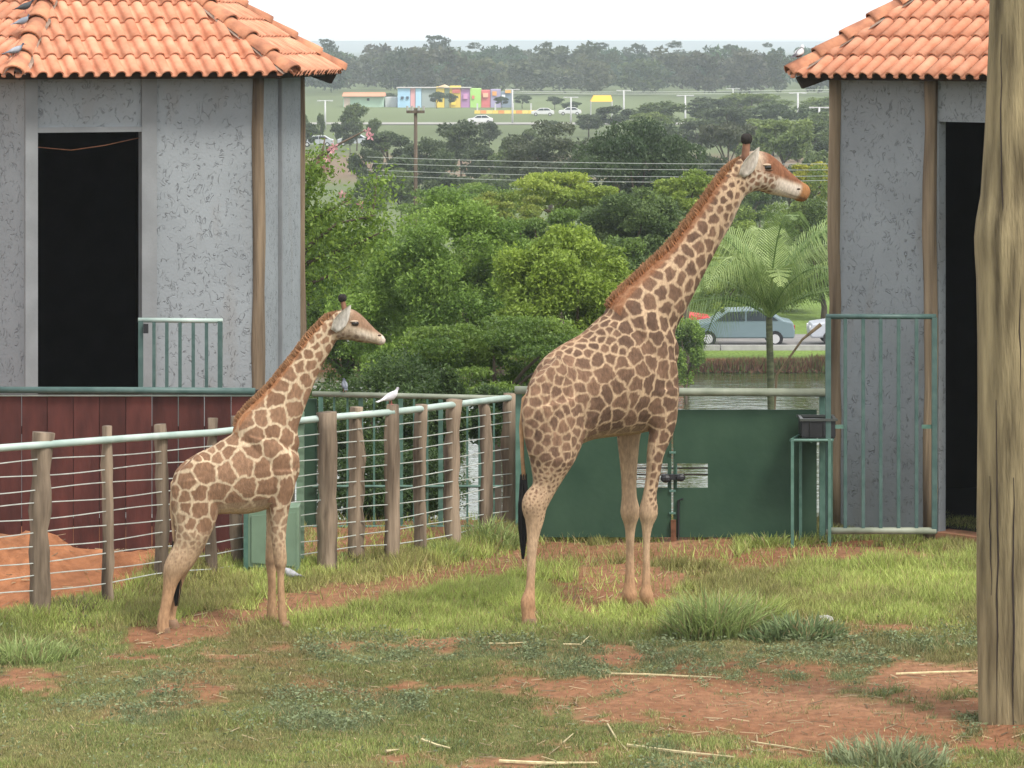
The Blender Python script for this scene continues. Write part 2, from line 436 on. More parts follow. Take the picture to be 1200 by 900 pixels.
# ---------------------------------------------------------------- pond
def build_pond():
    m = bpy.data.materials.new('pond_water'); m.use_nodes = True
    n, l = m.node_tree.nodes, m.node_tree.links; b = n['Principled BSDF']
    b.inputs['Base Color'].default_value = (0.045, 0.06, 0.02, 1); b.inputs['Roughness'].default_value = 0.03
    b.inputs['IOR'].default_value = 1.33; b.inputs['Specular IOR Level'].default_value = 0.8
    tc = n.new('ShaderNodeTexCoord'); mp = n.new('ShaderNodeMapping'); mp.inputs['Scale'].default_value = (0.55, 1.5, 1)
    l.new(tc.outputs['Object'], mp.inputs['Vector'])
    nz = n.new('ShaderNodeTexNoise'); nz.inputs['Scale'].default_value = 1.6; nz.inputs['Detail'].default_value = 3
    l.new(mp.outputs[0], nz.inputs['Vector'])
    bp = n.new('ShaderNodeBump'); bp.inputs['Strength'].default_value = 0.55; bp.inputs['Distance'].default_value = 0.08
    l.new(nz.outputs['Fac'], bp.inputs['Height']); l.new(bp.outputs[0], b.inputs['Normal'])
    mb = MB()
    xs = [-18 + 84 * i / 24 for i in range(25)]; ys = [78 + 52.5 * j / 14 for j in range(15)]
    mb.add([(x, y, -7.2) for y in ys for x in xs], [(j * 25 + i, j * 25 + i + 1, j * 25 + 26 + i, j * 25 + 25 + i) for j in range(14) for i in range(24)])
    o = mb.build('pond_water', m); props(o, kind='structure')
build_pond()

# road on the far bank
mb = MB()
xs = [-40 + 8 * i for i in range(26)]
mb.add([(x, y, -6.44 + 0.0) for x in xs for y in (131.2, 137.5)], [(2 * i, 2 * i + 2, 2 * i + 3, 2 * i + 1) for i in range(25)])
props(mb.build('road', pmat('asphalt', (0.20, 0.19, 0.18), 0.9, 0.15, 1.5)), kind='structure')
kb = MB()
for i in range(25): kb.box((-36 + 8 * i, 131.05, -6.44), (7.97, 0.25, 0.26))
props(kb.build('kerb', M['concrete']), kind='structure')
mb = MB()
mb.add([(x, y, -7.9 + 0.0) for x in (-260, 260) for y in (552, 566)], [(0, 2, 3, 1)])
props(mb.build('field_road', pmat('pale_road', (0.27, 0.26, 0.23), 0.9, 0.1, 0.2)), kind='structure')

# hills on the horizon
def ridge(name, Y, base, amp, seed, colr):
    xs = np.linspace(-2600, 2600, 160)
    top = base + amp * (fbm(xs * 0.002 + seed, xs * 0 + seed, 4) - 0.5)
    V = []; 
    for j, (dy, fr) in enumerate(((-900, 0), (-500, .35), (-200, .75), (0, 1.0), (300, .8), (900, 0))):
        V.append(np.stack([xs, np.full_like(xs, Y + dy), -9 + (top + 9) * fr], -1))
    V = np.concatenate(V); n = len(xs)
    i = np.arange(n - 1)[None, :] + n * np.arange(5)[:, None]
    Fc = np.stack([i, i + 1, i + n + 1, i + n], -1).reshape(-1, 4)
    o = link(name, fastmesh(name, V, Fc, None, True), pmat(name, colr, 0.95, 0.2, 0.01)); props(o, kind='structure')
ridge('hills', 5600, 8, 5, 3.0, (0.06, 0.08, 0.06))
ridge('hills', 8000, 10, 4, 9.0, (0.06, 0.08, 0.07))

# ================================================================ grass
def build_grass():
    rs = np.random.RandomState(5)
    N = 950000
    y = rs.uniform(24.2, 38.5, N * 2); x = rs.uniform(-6.6, 6.6, N * 2)
    keep = np.abs(x) < y * 0.162 + 0.3
    x = x[keep][:N]; y = y[keep][:N]
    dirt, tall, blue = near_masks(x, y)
    clump = fbm(x * 3 + 9, y * 3 + 2, 3)
    ppx = 600 + x * F / y; ppy = YH + CAMH * F / y
    heapm = (ppy < np.interp(ppx, FENCE_LINE[:, 0], FENCE_LINE[:, 1]) - 2) & (ppx < 330)
    dens = (1 - dirt) ** 1.2 * (0.5 + 0.7 * sstep(0.3, 0.65, clump)) + 0.03 * (1 - heapm)
    k = rs.rand(len(x)) < dens
    x, y, tall, blue, clump, dirt = x[k], y[k], tall[k], blue[k], clump[k], dirt[k]
    n = len(x)
    z = terrain_h(x, y) - 0.004
    hgt = (0.016 + 0.026 * clump + 0.072 * tall * (0.25 + 1.2 * clump)) * rs.uniform(0.5, 1.35, n)
    wid = rs.uniform(0.0028, 0.0058, n) + 0.0018 * tall
    az = rs.uniform(0, 2 * np.pi, n); la = rs.uniform(0, 2 * np.pi, n); ln = rs.uniform(0.1, 0.95, n)
    base = np.stack([x, y, z], -1)
    d = np.stack([np.cos(az), np.sin(az), 0 * az], -1) * wid[:, None]
    tip = base + np.stack([np.cos(la) * ln * hgt, np.sin(la) * ln * hgt, hgt], -1)
    V = np.stack([base - d, base + d, tip], 1).reshape(-1, 3)
    Fc = np.arange(n * 3).reshape(-1, 3)
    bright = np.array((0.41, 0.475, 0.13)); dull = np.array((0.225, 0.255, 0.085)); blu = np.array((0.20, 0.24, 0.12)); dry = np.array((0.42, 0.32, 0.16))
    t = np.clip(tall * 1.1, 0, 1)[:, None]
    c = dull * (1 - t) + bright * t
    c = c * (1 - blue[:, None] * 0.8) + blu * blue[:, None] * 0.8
    dr = (rs.rand(n) < 0.14 + 0.3 * (1 - t[:, 0]) * sstep(0.1, 0.6, dirt))[:, None]
    c = np.where(dr, dry, c)
    big = fbm(x * 0.8, y * 0.6 + 90, 4)[:, None]; brn = sstep(0.52, 0.68, fbm(x * 0.9 + 33, y * 0.7 + 5, 4))[:, None] * 0.55
    c = c * (1 - brn) + np.array((0.30, 0.235, 0.11)) * brn
    c = c * rs.uniform(0.6, 1.35, n)[:, None] * (0.6 + 0.8 * big)
    C = np.repeat(c, 3, 0)
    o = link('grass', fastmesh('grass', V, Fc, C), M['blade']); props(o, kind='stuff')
    o['label'] = 'patchy green paddock grass around bare red earth'; o['category'] = 'grass'
build_grass()

def build_weeds():
    """low broad-leaved weeds in dull bluish patches"""
    rs = np.random.RandomState(8)
    x = rs.uniform(-5.8, 5.8, 260000); y = rs.uniform(24.2, 31.5, 260000)
    d, t, b = near_masks(x, y)
    cl = fbm(x * 5 + 3, y * 5, 2)
    k = rs.rand(len(x)) < (b * 0.8 + 0.04) * (1 - d) * sstep(0.4, 0.6, cl)
    x, y, cl = x[k], y[k], cl[k]; n = len(x)
    z = terrain_h(x, y) + rs.uniform(0.0, 0.075, n) * (0.3 + cl)
    ctr = np.stack([x, y, z], -1)
    a = rs.normal(size=(n, 3)); a[:, 2] = np.abs(a[:, 2]) * 0.5; a /= np.linalg.norm(a, axis=1)[:, None]
    b2 = np.cross(a, rs.normal(size=(n, 3))); b2 /= np.linalg.norm(b2, axis=1)[:, None]
    L = rs.uniform(0.010, 0.022, n)[:, None]
    V = np.stack([ctr - a * L, ctr + b2 * L * 0.45, ctr + a * L, ctr - b2 * L * 0.45], 1).reshape(-1, 3)
    Fc = np.arange(n * 4).reshape(-1, 4)
    c = np.array((0.205, 0.245, 0.125)) * rs.uniform(0.6, 1.4, n)[:, None]
    o = link('weeds', fastmesh('weeds', V, Fc, np.repeat(c, 4, 0)), M['blade']); props(o, kind='stuff')
    o['label'] = 'low bluish weeds spread through the short grass'; o['category'] = 'weeds'
build_weeds()

def tuft(name, px, py, w, hgt, nblade, colr, label, seed, group=None, wd=0.008, curl=1.15):
    """a clump of long grass blades that grow from one spot"""
    rs = np.random.RandomState(seed)
    p = G(px, py); z0 = float(terrain_h(p.x, p.y))
    root = empty(name, (p.x, p.y, z0), 0, label, 'grass clump', group)
    n = nblade
    rr = np.sqrt(rs.rand(n)) * w; a = rs.uniform(0, 2 * np.pi, n)
    bx = rr * np.cos(a); by = rr * np.sin(a) * 0.7
    bz = terrain_h(p.x + bx, p.y + by) - z0 - 0.01
    h = hgt * rs.uniform(0.2, 1.0, n) ** 1.2 * (1 - 0.5 * (rr / w) ** 2)
    la = a + rs.normal(0, 0.9, n); ln = rs.uniform(0.15, 1.0, n) * curl
    az = rs.uniform(0, 2 * np.pi, n)
    d = np.stack([np.cos(az), np.sin(az), 0 * az], -1) * (wd * rs.uniform(0.5, 1.1, n))[:, None]
    dirv = np.stack([np.cos(la), np.sin(la), 0 * la], -1)
    base = np.stack([bx, by, bz], -1); up = np.array((0, 0, 1.0))
    rows = []
    for t, wf in ((0, .8), (.35, 1), (.7, .7), (1.0, .08)):
        c = base + up * (h * (t - 0.35 * ln * t * t))[:, None] + dirv * (h * ln * t ** 1.8 * 0.8)[:, None]
        rows += [c - d * wf, c + d * wf]
    V = np.stack(rows, 1).reshape(-1, 3)
    i = np.arange(n)[:, None] * 8
    Fc = np.concatenate([i + np.array([[0, 1, 3, 2]]), i + np.array([[2, 3, 5, 4]]), i + np.array([[4, 5, 7, 6]])], 0)
    c = np.array(colr) * rs.uniform(0.6, 1.3, n)[:, None]
    dry = rs.rand(n) < 0.14
    c[dry] = np.array((0.36, 0.30, 0.15))
    o = link('blade_clump', fastmesh('blade_clump', V, Fc, np.repeat(c, 8, 0)), M['blade'], root)
    o['kind'] = 'stuff'
    return root
GR = (0.32, 0.395, 0.14); GB = (0.39, 0.47, 0.13); GD = (0.20, 0.265, 0.115)
tuft('grass_clump', 838, 744, 0.44, 0.60, 2200, GR, 'biggest tall grass clump standing in the middle of the paddock', 1)
tuft('grass_clump', 885, 737, 0.30, 0.50, 1000, GB, 'bright tall grass clump beside the biggest clump', 2)
tuft('leafy_weed', 940, 750, 0.38, 0.33, 1100, GD, 'dark low weed clump with a grey stone in it', 3, wd=0.014)
tuft('grass_clump', 902, 752, 0.25, 0.22, 500, GD, 'low dark grass clump between the tall clump and the weed', 12, wd=0.012)
tuft('grass_clump', 1042, 893, 0.46, 0.33, 900, (0.29, 0.335, 0.18), 'greyish green weed clump on the red earth near the trunk', 4, wd=0.009)
tuft('grass_clump', 25, 772, 0.5, 0.32, 1400, GR, 'long bushy grass clump below the wire fence by bare earth', 5)
tuft('grass_clump', 575, 645, 0.36, 0.40, 700, GR, 'long grass clump at the foot of the last fence post', 6)
tuft('grass_clump', 520, 660, 0.25, 0.22, 400, GR, 'short grass clump under the wires beside the fence end', 7)
tuft('grass_clump', 500, 872, 0.4, 0.09, 500, GD, 'low dark grass patch on the open short lawn', 8)
tuft('grass_clump', 905, 638, 0.35, 0.2, 500, GB, 'bright grass clump growing against the green gate', 9)
tuft('grass_clump', 975, 632, 0.35, 0.24, 500, GR, 'green grass clump at the foot of the feeding stand', 10)
tuft('grass_clump', 1060, 632, 0.4, 0.16, 500, GB, 'bright grass clump under the barred gate', 11)
tuft('leafy_weed', 405, 668, 0.4, 0.14, 600, GR, 'leafy green weed clump behind the wires near the green box', 13, wd=0.02)
tuft('leafy_weed', 15, 645, 0.25, 0.25, 350, (0.06, 0.13, 0.035), 'dark leafy weed clump against the red boards', 14, wd=0.03)
tuft('leafy_weed', 210, 668, 0.3, 0.18, 300, (0.14, 0.18, 0.06), 'thin weed clump on the red earth by the boards', 15, wd=0.014)
tuft('leafy_weed', 85, 722, 0.3, 0.22, 300, (0.16, 0.13, 0.075), 'brownish dry weed clump at the foot of a fence post', 16, wd=0.008)

# straw, sticks and stones lying about
def straw(pts, r, label):
    ws = [G(*q) for q in pts]
    ws = [Vector((q.x, q.y, float(terrain_h(q.x, q.y)) + 0.012 + r)) for q in ws]
    return ws, r, label
for pts, r, lab in [
    ([(573, 757), (600, 757), (618, 755)], .006, 'thin pale stalk lying by the bluish weeds'),
    ([(660, 757), (680, 757), (691, 745)], .009, 'curved pale stalk with a raised end by bare earth'),
    ([(716, 793), (760, 794), (808, 794), (845, 799)], .008, 'longest pale straw on the edge of the red earth'),
    ([(494, 869), (512, 875), (527, 880)], .013, 'thick short pale stick on the short lawn'),
    ([(452, 887), (467, 884)], .015, 'short fat pale chip on the short lawn'),
    ([(712, 853), (722, 868), (737, 888)], .008, 'bent pale straw curving over the lawn edge'),
    ([(735, 880), (790, 886), (860, 892)], .012, 'pale flattened reed at the lawn edge'),
    ([(585, 893), (640, 896), (700, 899)], .012, 'pale reed stalk beside the bent straw'),
    ([(660, 872), (672, 861)], .008, 'short pale twig on the short lawn'),
    ([(880, 870), (920, 875), (960, 884)], .007, 'thin straw lying across the red earth'),
    ([(1050, 795), (1100, 793), (1148, 790)], .009, 'dark thin stick in front of the trunk'),
]:
    ws, r_, l_ = straw(pts, r, lab)
    b_ = MB(); b_.tube(ws, [r_] * (len(ws) - 1) + [r_ * 0.4], 5)
    props(b_.build('straw_stalk', M['straw']), l_, 'straw')
def litter():
    rs = np.random.RandomState(3)
    px = rs.uniform(-20, 1220, 2600); py = rs.uniform(650, 910, 2600)
    y = F * CAMH / (py - YH); x = (px - 600) * y / F
    d, t, b = near_masks(x, y)
    k = rs.rand(2600) < 0.2 + 0.75 * d; x, y = x[k], y[k]; n = len(x)
    z = terrain_h(x, y) + 0.012
    a = rs.uniform(0, np.pi, n); L = rs.uniform(0.01, 0.08, n); w = rs.uniform(0.002, 0.006, n)
    c = np.stack([x, y, z], -1); dv = np.stack([np.cos(a), np.sin(a), rs.uniform(-.15, .25, n)], -1) * L[:, None]
    sv = np.stack([-np.sin(a), np.cos(a), 0 * a], -1) * w[:, None]; up = np.array((0, 0, 1)) * w[:, None]
    V = np.stack([c - dv - sv, c + dv - sv, c + dv + sv, c - dv + sv, c - dv + up, c + dv + up], 1).reshape(-1, 3)
    i = np.arange(n)[:, None] * 6
    Fc = np.concatenate([i + np.array([[0, 1, 5, 4]]), i + np.array([[2, 3, 4, 5]])], 0)
    cc = np.array((0.36, 0.28, 0.165)) * rs.uniform(0.25, 1.4, n)[:, None]
    o = link('straw_litter', fastmesh('straw_litter', V, Fc, np.repeat(cc, 6, 0)), M['blade']); props(o, kind='stuff')
    o['label'] = 'bits of dry straw scattered over the bare red earth'; o['category'] = 'straw'
litter()
def stone(px, py, r, label):
    p = G(px, py); z = float(terrain_h(p.x, p.y)); rs = random.Random(px)
    b = MB(); b.ball((p.x, p.y, z + r[2] * 0.5), r, 10, 7)
    b.v = [(v[0] + rs.uniform(-.1, .1) * r[0], v[1] + rs.uniform(-.1, .1) * r[1], v[2] + rs.uniform(-.12, .12) * r[2]) for v in b.v]
    props(b.build('stone', M['concrete'], smooth=True), label, 'stone')
stone(966, 730, (0.10, 0.06, 0.05), 'grey stone lying in the dark weed clump')
# ================================================================ hexagonal huts with tiled roofs
EAVE_Z, APEX_Z, R_WALL, R_EAVE = 4.92, 6.83, 2.70, 3.18
TP, TL = 0.178, 0.355                     # tile spacing along the eave, exposed length

def tile_section():
    """one tile across: a shallow pan, then a high roll"""
    pts = []
    for k in range(4): 
        u = k / 3 * 0.070; pts.append((u, 0.012 - 0.012 * math.sin(math.pi * k / 3)))
    for k in range(1, 8):
        a = math.pi * k / 7
        pts.append((0.070 + 0.062 * (1 - math.cos(a)), 0.012 + 0.060 * math.sin(a)))
    return pts
def tile_mesh():
    sec = tile_section(); n = len(sec); L = TL + 0.05
    V = []
    for (t, lift, sc) in ((0.0, 0.030, 1.0), (L, 0.004, 0.94)):
        V += [((u - 0.13) * (0.97 + 0.03 * sc) + 0.13, t, h * sc + lift) for u, h in sec]
    V += [(u, 0.0, max(0, h * 1.0 + 0.030 - 0.016)) for u, h in sec]      # thickness at the lower edge
    Fc = [(k, k + 1, n + k + 1, n + k) for k in range(n - 1)] + [(2 * n + k, 2 * n + k + 1, k + 1, k) for k in range(n - 1)]
    me = bpy.data.meshes.new('tile'); me.from_pydata(V, [], Fc)
    me.polygons.foreach_set('use_smooth', [True] * (n - 1) + [False] * (n - 1)); me.materials.append(M['tile'])
    return me
TILE = tile_mesh()
def cap_mesh():
    V = []; n = 9; L = 0.43
    for t, r, lift in ((0, 0.125, 0.045), (0.06, 0.122, 0.045), (L, 0.098, 0.02)):
        V += [(r * math.cos(math.pi * k / (n - 1)), t, r * 0.85 * math.sin(math.pi * k / (n - 1)) + lift - 0.03) for k in range(n)]
    V += [(0.107 * math.cos(math.pi * k / (n - 1)), 0, 0.09 * math.sin(math.pi * k / (n - 1)) + 0.015) for k in range(n)]
    Fc = [(j * n + k, j * n + k + 1, (j + 1) * n + k + 1, (j + 1) * n + k) for j in range(2) for k in range(n - 1)] + [(3 * n + k, 3 * n + k + 1, k + 1, k) for k in range(n - 1)]
    me = bpy.data.meshes.new('ridge_tile'); me.from_pydata(V, [], Fc)
    me.polygons.foreach_set('use_smooth', [True] * (2 * (n - 1)) + [False] * (n - 1)); me.materials.append(M['cap_tile'])
    return me
CAP = cap_mesh()

def in_frame(p, m=25):
    if p.y < 1: return False
    px = 600 + p.x * F / p.y; py = YH + (CAMH - p.z) * F / p.y
    return -m < px < 1200 + m and -m < py < 900 + m

def hut(name, cx, cyy, phi0, door_face, door_px, door_top, label, pole_faces, rafters=()):
    """phi = angle from the direction towards the camera, growing to the right; corner k at phi0 + 60 k"""
    root = empty(name, (cx, cyy, 0), 0, label, 'hut')
    O = Vector((cx, cyy, 0))
    def corner(k, r, z=0): a = R(phi0 + 60 * k); return O + Vector((r * math.sin(a), -r * math.cos(a), z))
    # ---- walls
    info = {}
    for k in range(6):
        a, b = corner(k, R_WALL), corner(k + 1, R_WALL)
        e = (b - a); L = e.length; e.normalize(); nrm = Vector((e.y, -e.x, 0))
        if nrm.dot(a - O) < 0: nrm = -nrm
        ztop = 4.92
        def panel(nm, u0, u1, z0, z1, th=0.12, out=0.0, mat=M['stucco'], rt=root, a=a, e=e, nrm=nrm):
            mbx = MB(); o0 = a + e * u0 + nrm * out
            q = [(u0, z0), (u1, z0), (u1, z1), (u0, z1)]
            mbx.prism(q, -nrm * th, a + nrm * out, e, (0, 0, 1))
            return mbx.build(nm, mat, rt)
        if k == door_face:
            def u_at(px, a=a, e=e):                              # where the line of sight through column px meets this wall
                s = (px - 600) / F
                return (s * a.y - a.x) / (e.x - s * e.y)
            u0 = u_at(door_px[0]); u1 = min(u_at(door_px[1]), L - 0.2)
            w1 = panel('wall', 0, u0, 0, ztop); w2 = panel('wall', u1, L, 0, ztop); w3 = panel('wall', u0, u1, door_top, ztop)
            info = dict(a=a, e=e, n=nrm, L=L, u0=u0, u1=u1, u_at=u_at, panel=panel)
        else:
            panel('wall', 0, L, 0, ztop)
        # added inner panels, interior shade put into their near-black colour
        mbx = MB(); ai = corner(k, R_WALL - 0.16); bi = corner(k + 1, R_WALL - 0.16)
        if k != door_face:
            mbx.prism([(0, 0), ((bi - ai).length, 0), ((bi - ai).length, 4.9), (0, 4.9)], -nrm * 0.03, ai, e, (0, 0, 1)); mbx.build('shade_lining', M['inside_shade'], root)
    fl = MB(); fl.prism([tuple((corner(k, R_WALL - 0.13) - O).xy) for k in range(6)], (0, 0, 0.06), O + Vector((0, 0, 0.02)), (1, 0, 0), (0, 1, 0)); fl.build('floor', M['inside_shade'], root)
    # ---- roof
    apex = O + Vector((0, 0, APEX_Z))
    dk = MB()
    ev = [corner(k, R_EAVE - 0.16, EAVE_Z + 0.045) for k in range(6)]
    dk.add(ev + [apex - Vector((0, 0, .08))] + [v - Vector((0, 0, 0.07)) for v in ev] + [apex - Vector((0, 0, .2))], [(k, (k + 1) % 6, 6) for k in range(6)] + [((k + 1) % 6 + 7, k + 7, 13) for k in range(6)] + [(k, k + 7, (k + 1) % 6 + 7, (k + 1) % 6) for k in range(6)])
    roof = dk.build('roof', M['dark_timber'], root)
    stuffV, stuffF = [], []
    tv = [v.co.copy() for v in TILE.vertices]; tf = [tuple(p.vertices) for p in TILE.polygons]
    rnd = random.Random(name)
    cnt = 0
    for k in range(6):
        a, b = corner(k, R_EAVE, EAVE_Z), corner(k + 1, R_EAVE, EAVE_Z)
        e = (b - a); L = e.length; e.normalize()
        up = (apex - (a + b) / 2); S = up.length; up.normalize()
        nr = e.cross(up).normalized()
        if nr.z < 0: nr = -nr
        vis = nr.dot(Vector((0, 0, CAMH)) - (a + b) / 2) > 0.0
        ncol = int(L / TP) + 1; nrow = int(S / TL) + 1
        off = (L - ncol * TP) / 2
        mat3 = Matrix((e, up, nr)).transposed()
        for j in range(nrow):
            for i in range(ncol):
                u = off + i * TP; v = j * TL - 0.03
                # the hips: inside while v/S < 2u/L and v/S < 2(L-u)/L
                def inside(uu, vv): return min(2 * uu / L, 2 * (L - uu) / L) - vv / S
                cs = [inside(uu, vv) for uu in (u, u + TP) for vv in (v, v + TL + 0.05)]
                if max(cs) <= 0.01: continue
                org = a + e * u + up * v
                mw = Matrix.Translation(org) @ (mat3 @ Matrix.Rotation(rnd.uniform(-.012, .012), 3, 'Z')).to_4x4()
                mw = mw @ Matrix.Translation((rnd.uniform(-.004, .004), rnd.uniform(-.008, .008), rnd.uniform(0, .006)))
                part = min(cs) < 0
                show = vis and in_frame(org + e * TP / 2 + up * TL / 2)
                me = TILE
                if part:
                    bm = bmesh.new(); bm.from_mesh(TILE); bm.transform(mw)
                    for cr, sgn in ((a, 1), (b, -1)):
                        pl = (apex - cr).cross(Vector((0, 0, 1)))
                        if pl.dot((a + b) / 2 - cr) < 0: pl = -pl
                        bmesh.ops.bisect_plane(bm, geom=bm.verts[:] + bm.edges[:] + bm.faces[:], plane_co=cr, plane_no=-pl, clear_outer=True)
                    if len(bm.faces) == 0: bm.free(); continue
                    if show:
                        me = bpy.data.meshes.new('tile'); bm.transform(mw.inverted()); bm.to_mesh(me); me.materials.append(M['tile'])
                    else:
                        n0 = len(stuffV); bm.verts.index_update()
                        stuffV += [tuple(q.co) for q in bm.verts]; stuffF += [tuple(q.index + n0 for q in f_.verts) for f_ in bm.faces]
                    bm.free()
                elif not show:
                    n0 = len(stuffV); stuffV += [tuple(mw @ q) for q in tv]; stuffF += [tuple(q + n0 for q in f_) for f_ in tf]
                if show:
                    o = bpy.data.objects.new('tile', me); col.objects.link(o); o.parent = roof
                    o.matrix_local = Matrix.Translation(-O) @ mw; cnt += 1
        # hip caps and the mortar they are bedded in
        hip = (apex - a); HL = hip.length; hip.normalize(); sx = hip.cross(Vector((0, 0, 1))).normalized(); nz = sx.cross(hip).normalized()
        if nz.z < 0: nz = -nz
        mo = MB()
        steps = 26
        rows = []
        for q in range(steps + 1):
            c = a + hip * (HL * q / steps)
            rows.append([c + sx * (0.135 * s_ + rnd.uniform(-.018, .018)) + nz * (0.03 + 0.05 * (1 - abs(s_))) for s_ in (-1, 0, 1)])
        mo.add([v for r_ in rows for v in r_], [(3 * q + i_, 3 * q + i_ + 1, 3 * q + i_ + 4, 3 * q + i_ + 3) for q in range(steps) for i_ in range(2)])
        mo.build('mortar', M['mortar'], roof)
        m3 = Matrix((sx, hip, nz)).transposed()
        for q in range(int(HL / 0.37)):
            o = bpy.data.objects.new('ridge_tile', CAP); col.objects.link(o); o.parent = roof
            o.matrix_local = Matrix.Translation(a + hip * (q * 0.37 - 0.02) + nz * 0.045 - O) @ (m3 @ Matrix.Rotation(rnd.uniform(-.03, .03), 3, 'Z')).to_4x4()
        # rafter end under the corner
        if k not in rafters: continue
        rb = MB(); rb.prism([(0.03, 0.02), (0.45, 0.16), (0.45, 0.02), (0.10, -0.10)], sx * 0.07, a - sx * 0.035 - Vector((0, 0, 0.02)), (Vector((O.x, O.y, 0)) - Vector((a.x, a.y, 0))).normalized(), (0, 0, 1))
        rb.build('rafter_end', M['dark_timber'], roof)
    if stuffV:
        s = MB(); s.v = stuffV; s.f = stuffF; o = s.build('tile_field', M['tile'], roof, fix=False); o['kind'] = 'stuff'
    # finial knob
    kb_ = MB(); kb_.ball(apex + Vector((0, 0, .08)), .16, 10, 6); kb_.build('finial', M['cap_tile'], roof, True)
    # ---- poles at the corners
    for k, (w0, w1) in pole_faces.items():
        c = corner(k, R_WALL + 0.0)
        pb = MB(); rr = random.Random(k + 40)
        pts = [c + Vector((rr.uniform(-.012, .012), rr.uniform(-.012, .012), 4.93 * t / 8)) for t in range(9)]
        pb.tube(pts, [(w1 + (w0 - w1) * t / 8) * rr.uniform(.93, 1.07) for t in range(9)], 12, True, 0.10, rr); pb.build('corner_pole', M['old_wood'], root, True)
    return root, info, corner

# left hut
ZC = 40.5
HL_C = (-5.05, ZC)
hutL, iL, cornerL = hut('stucco_hut', HL_C[0], HL_C[1], -7, 0, (43, 166), 4.30,
                        'grey stucco hut with orange tiled roof behind the dark red board fence', {1: (0.065, 0.085), 2: (0.05, 0.055)}, (2,))
# pilasters, lintel edge and joints on the front of the left hut
pn, ua = iL['panel'], iL['u_at']
pn('pilaster', ua(29), ua(43.5), 0, 4.9, 0.10, 0.035, M['smooth_grey'])
pn('pilaster', ua(165.5), ua(183), 0, 4.9, 0.10, 0.03, M['smooth_grey'])
pn('door_lintel', ua(43.5), ua(165.5), 4.30, 4.36, 0.10, 0.025, M['smooth_grey'])
cb = MB(); a_ = iL['a'] + iL['n'] * -0.06
cb.tube([a_ + iL['e'] * ua(44) + Vector((0, 0, 4.14)), a_ + iL['e'] * ua(85) + Vector((0, 0, 4.10)), a_ + iL['e'] * ua(125) + Vector((0, 0, 4.15)), a_ + iL['e'] * ua(165) + Vector((0, 0, 4.23))], 0.005, 5)
cb.build('cable', M['rust'], hutL)
# batten on the right-hand wall of the left hut
aL, bL = cornerL(1, R_WALL), cornerL(2, R_WALL); eL = (bL - aL).normalized(); nL = Vector((eL.y, -eL.x, 0))
if nL.x < 0: nL = -nL
bt = MB(); bt.prism([(1.22, 0), (1.30, 0), (1.30, 4.9), (1.22, 4.9)], nL * 0.04, aL + nL * 0.002, eL, (0, 0, 1)); bt.build('batten', M['smooth_grey'], hutL)

# right hut
ZCR = 38.0
hutR, iR, cornerR = hut('stucco_hut', 6.142, ZCR, -75, 0, (1100, 1185), 4.46,
                        'grey stucco hut with orange tiled roof and barred gate beside the green gate', {0: (0.075, 0.08)}, (0,))
pn, ua = iR['panel'], iR['u_at']
jb = MB(); uj = ua(1092.5); rr = random.Random(4)
c0 = iR['a'] + iR['e'] * uj + iR['n'] * 0.03
jb.tube([c0 + Vector((rr.uniform(-.014, .014), rr.uniform(-.01, .01), 4.92 * t / 9)) for t in range(10)], [0.078 + 0.006 * math.sin(t * 2.1) for t in range(10)], 10, True, 0.08, rr)
jb.build('door_post', M['old_wood'], hutR, True)
st = MB(); st.prism([(ua(1095), -0.02), (ua(1185), -0.02), (ua(1185), 0.10), (ua(1095), 0.10)], -iR['n'] * 0.3, iR['a'] + iR['n'] * 0.04, iR['e'], (0, 0, 1)); st.build('door_sill', pmat('sill', (0.33, 0.16, 0.09), 0.9, 0.3, 6), hutR)
# ================================================================ fences and gates
def rough_post(base, h, r, seed, parent, mat='post_wood', lean=0.0, n=13, flat=False):
    rr = random.Random(seed); m = MB(); pts = []; rad = []
    dx, dy = rr.uniform(-1, 1) * .045, rr.uniform(-1, 1) * .03
    for t in range(11):
        k = t / 10
        pts.append(Vector(base) + Vector((dx * math.sin(k * 3.1) + lean * k + rr.uniform(-.006, .006), dy * math.sin(k * 4), -0.15 + (h + 0.15) * k)))
        rad.append(r * (1.08 - 0.12 * k + rr.uniform(-.13, .13)))
    m.tube(pts, rad, n, True, 0.12, rr)
    return m.build('post', M[mat], parent, True)

wf = empty('wire_fence', G(300, 700), 0, 'post and wire fence with pale green top rail behind the giraffe calf', 'fence')
FP = [(-28, 512, 735, 15), (48, 507, 727, 24), (125, 499, 716, 13), (187, 497, 695, 15), (249, 490, 687, 13), (279, 488, 678, 15), (352, 486, 675, 12), (383, 483, 676, 23), (418, 477, 668, 18),
      (460, 474, 668, 17), (494, 474, 659, 15), (533, 468, 651, 18), (566, 467, 633, 14), (598, 461, 630, 17)]
posts = []
for i, (px, pt, pb_, w) in enumerate(FP):
    b = G(px, pb_); top = CAMH - (pt - YH) * b.y / F
    if i == 6: 
        m = MB(); m.box((b.x, b.y, 0.80), (0.075, 0.075, 1.66)); o = m.build('steel_post', M['box_green'], wf)
    else:
        b.z = float(terrain_h(b.x, b.y)); rough_post(b, top - b.z, w / 2 * b.y / F, i + 3, wf, lean=0.02 if i == 1 else 0)
    posts.append((b, top))
